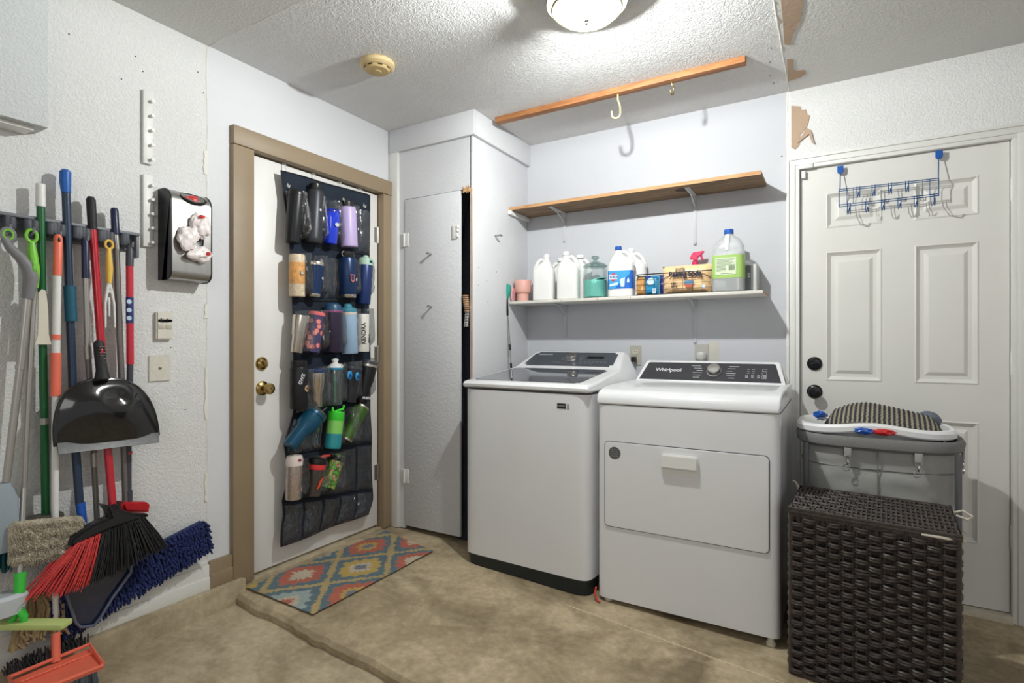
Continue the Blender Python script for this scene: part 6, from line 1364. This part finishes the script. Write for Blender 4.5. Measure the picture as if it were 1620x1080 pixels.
# contents
def foil(label, p, r, sc, m):
    bm = BM(); ball(bm, p, r, 3, None, sc, .35, 30); solo('crumpled_packet', bm, m, label, 'packet')
bp = mat('blue_packet', (22, 84, 176), .3, coat=.4); rp = mat('red_packet', (196, 34, 38), .3, coat=.4)
q = bw(1367, 682, BY-2.528); foil('shiny blue packet under the front rim of the white basket', (q.x, HC.y-HR[1]-.004, q.z), .030, (1.1, .35, .42), bp)
q = bw(1398, 684, BY-2.528); foil('shiny red packet under the front rim of the white basket', (q.x, HC.y-HR[1]-.004, q.z), .034, (1.1, .35, .36), rp)
q = bw(1283, 655, BY-2.66); foil('small blue packet at the left corner of the white basket', (q.x+.03, 2.70, q.z-.004), .020, (1.1, .8, .8), bp)
# woven mat draped over the basket
mt = attr_mat('woven_stripes', .95, .8, 300); bm = BM(); NX, NY = 150, 70
def mf(s, t):
    x = -.19+s*.425+.02*t; y = -.168+.29*t; hgt = .040+.062*math.sin(PI*min(1, max(0, s*.95+.06)))**.7*max(0, math.sin(PI*(.10+.62*t)))**.8-.022*(1-t)**4+.018*math.exp(-((s-.3)/.2)**2)
    if s > .88: hgt -= .35*(s-.88)**1.0
    if s < .08: hgt -= .5*(.08-s)
    r_ = .0030*math.sin(s*2*PI*26)*(.7+.3*math.sin(t*2*PI*22))+.0016*math.sin(t*2*PI*22)+.004*noise.noise(Vector((s*5, t*5, 2)))
    return Vector((HC.x-.004+x, HC.y+y, zr+.006+hgt+r_))
grid(bm, mf, 260, 90, .006); mo = solo('woven_mat', bm, mt, 'grey and cream striped woven mat folded over the white basket', 'woven mat'); mb = mo.location.copy()
def mcol(co):
    s = (co.x+mb.x-(HC.x-.004)+.19)/.425; t = (co.y+mb.y-HC.y+.168)/.29; s -= .02*t/.425
    b = math.sin(s*2*PI*26+.5*math.sin(t*2*PI*11)); k = lin((84, 86, 96)) if (b > -.1 or s < .04 or s > .97) else lin((206, 196, 172)); q_ = 1+.2*noise.noise(co*160); return [v*q_ for v in k]
colour(mo, mcol)
bm = BM()
for k in range(14): a = HC.x-.178+random.uniform(-.01, .01); y_ = HC.y-.11+k*.016; tube(bm, [(a, y_, zr+.055), (a-.015, y_, zr+.062), (a-.022, y_+.004, zr+.055)], .003, 5)
mm = part('fringe', bm, mat('grey_yarn', (96, 100, 112), .9), mo)
bm = BM(); ball(bm, (HC.x+.19, HC.y+.10, zr+.065), .045, 3, None, (1.1, .7, .6), .3, 12); solo('grey_cloth', bm, mat('slate_cloth', (108, 114, 126), .95, bump=.6, bscale=200), 'slate grey cloth peeking behind the striped mat at its right end', 'cloth')

# marks and fittings become sub-parts of the part they sit on   (SUBPARTS)
SUBP = {'vent_slot': ['cover'], 'front_edge': ['board'], 'chipped_spot': ['board', 'housing'], 'knot': ['board'], 'light_swoosh': ['label'], 'red_emblem': ['label'], 'label_print': ['label', 'pouch_body'],
        'lettering': ['label', 'pouch_body', 'control_panel', 'case_body', 'body'], 'label_panel': ['label'], 'label_text': ['label'], 'small_print': ['pouch_body'], 'lid_picture': ['pouch_body'], 'bowl_picture': ['pouch_body'], 'badge': ['pouch_body'],
        'printed_marks': ['control_panel'], 'cycle_marks': ['control_panel'], 'display': ['control_panel'], 'dial': ['control_panel'], 'sticker': ['cabinet'], 'grip_rib': ['handle'], 'hanging_hole': ['grip', 'handle'], 'picture_spot': ['label_band'],
        'shield_sticker': ['body'], 'shield_centre': ['body'], 'tan_sticker': ['body'], 'sticker_centre': ['body'], 'red_button': ['cap'], 'emblem': ['body'], 'white_emblem': ['body'], 'dark_emblem': ['body'], 'emblem_centre': ['body'],
        'snap_hook': ['clip_strap'], 'screw': ['plate'], 'latch': ['lid'], 'loop_lining': ['hanging_loop'], 'button': ['housing'], 'orange_print': ['cup'], 'flip_latch': ['lid'], 'trigger': ['spray_head'], 'carry_loop': ['lid'], 'cap_loop': ['cap']}
for root in [o for o in C.objects if o.parent is None and o.type == 'EMPTY']:
    kids = list(root.children)
    for ch in kids:
        b = ch.name.split('.')[0]
        if b not in SUBP: continue
        cand = [k for want in SUBP[b] for k in kids if k.name.split('.')[0] == want and k is not ch]
        if not cand: continue
        if b == 'snap_hook': cand = [cand[[k for k in kids if k.name.startswith('snap_hook')].index(ch)]]
        ch.parent = cand[0]
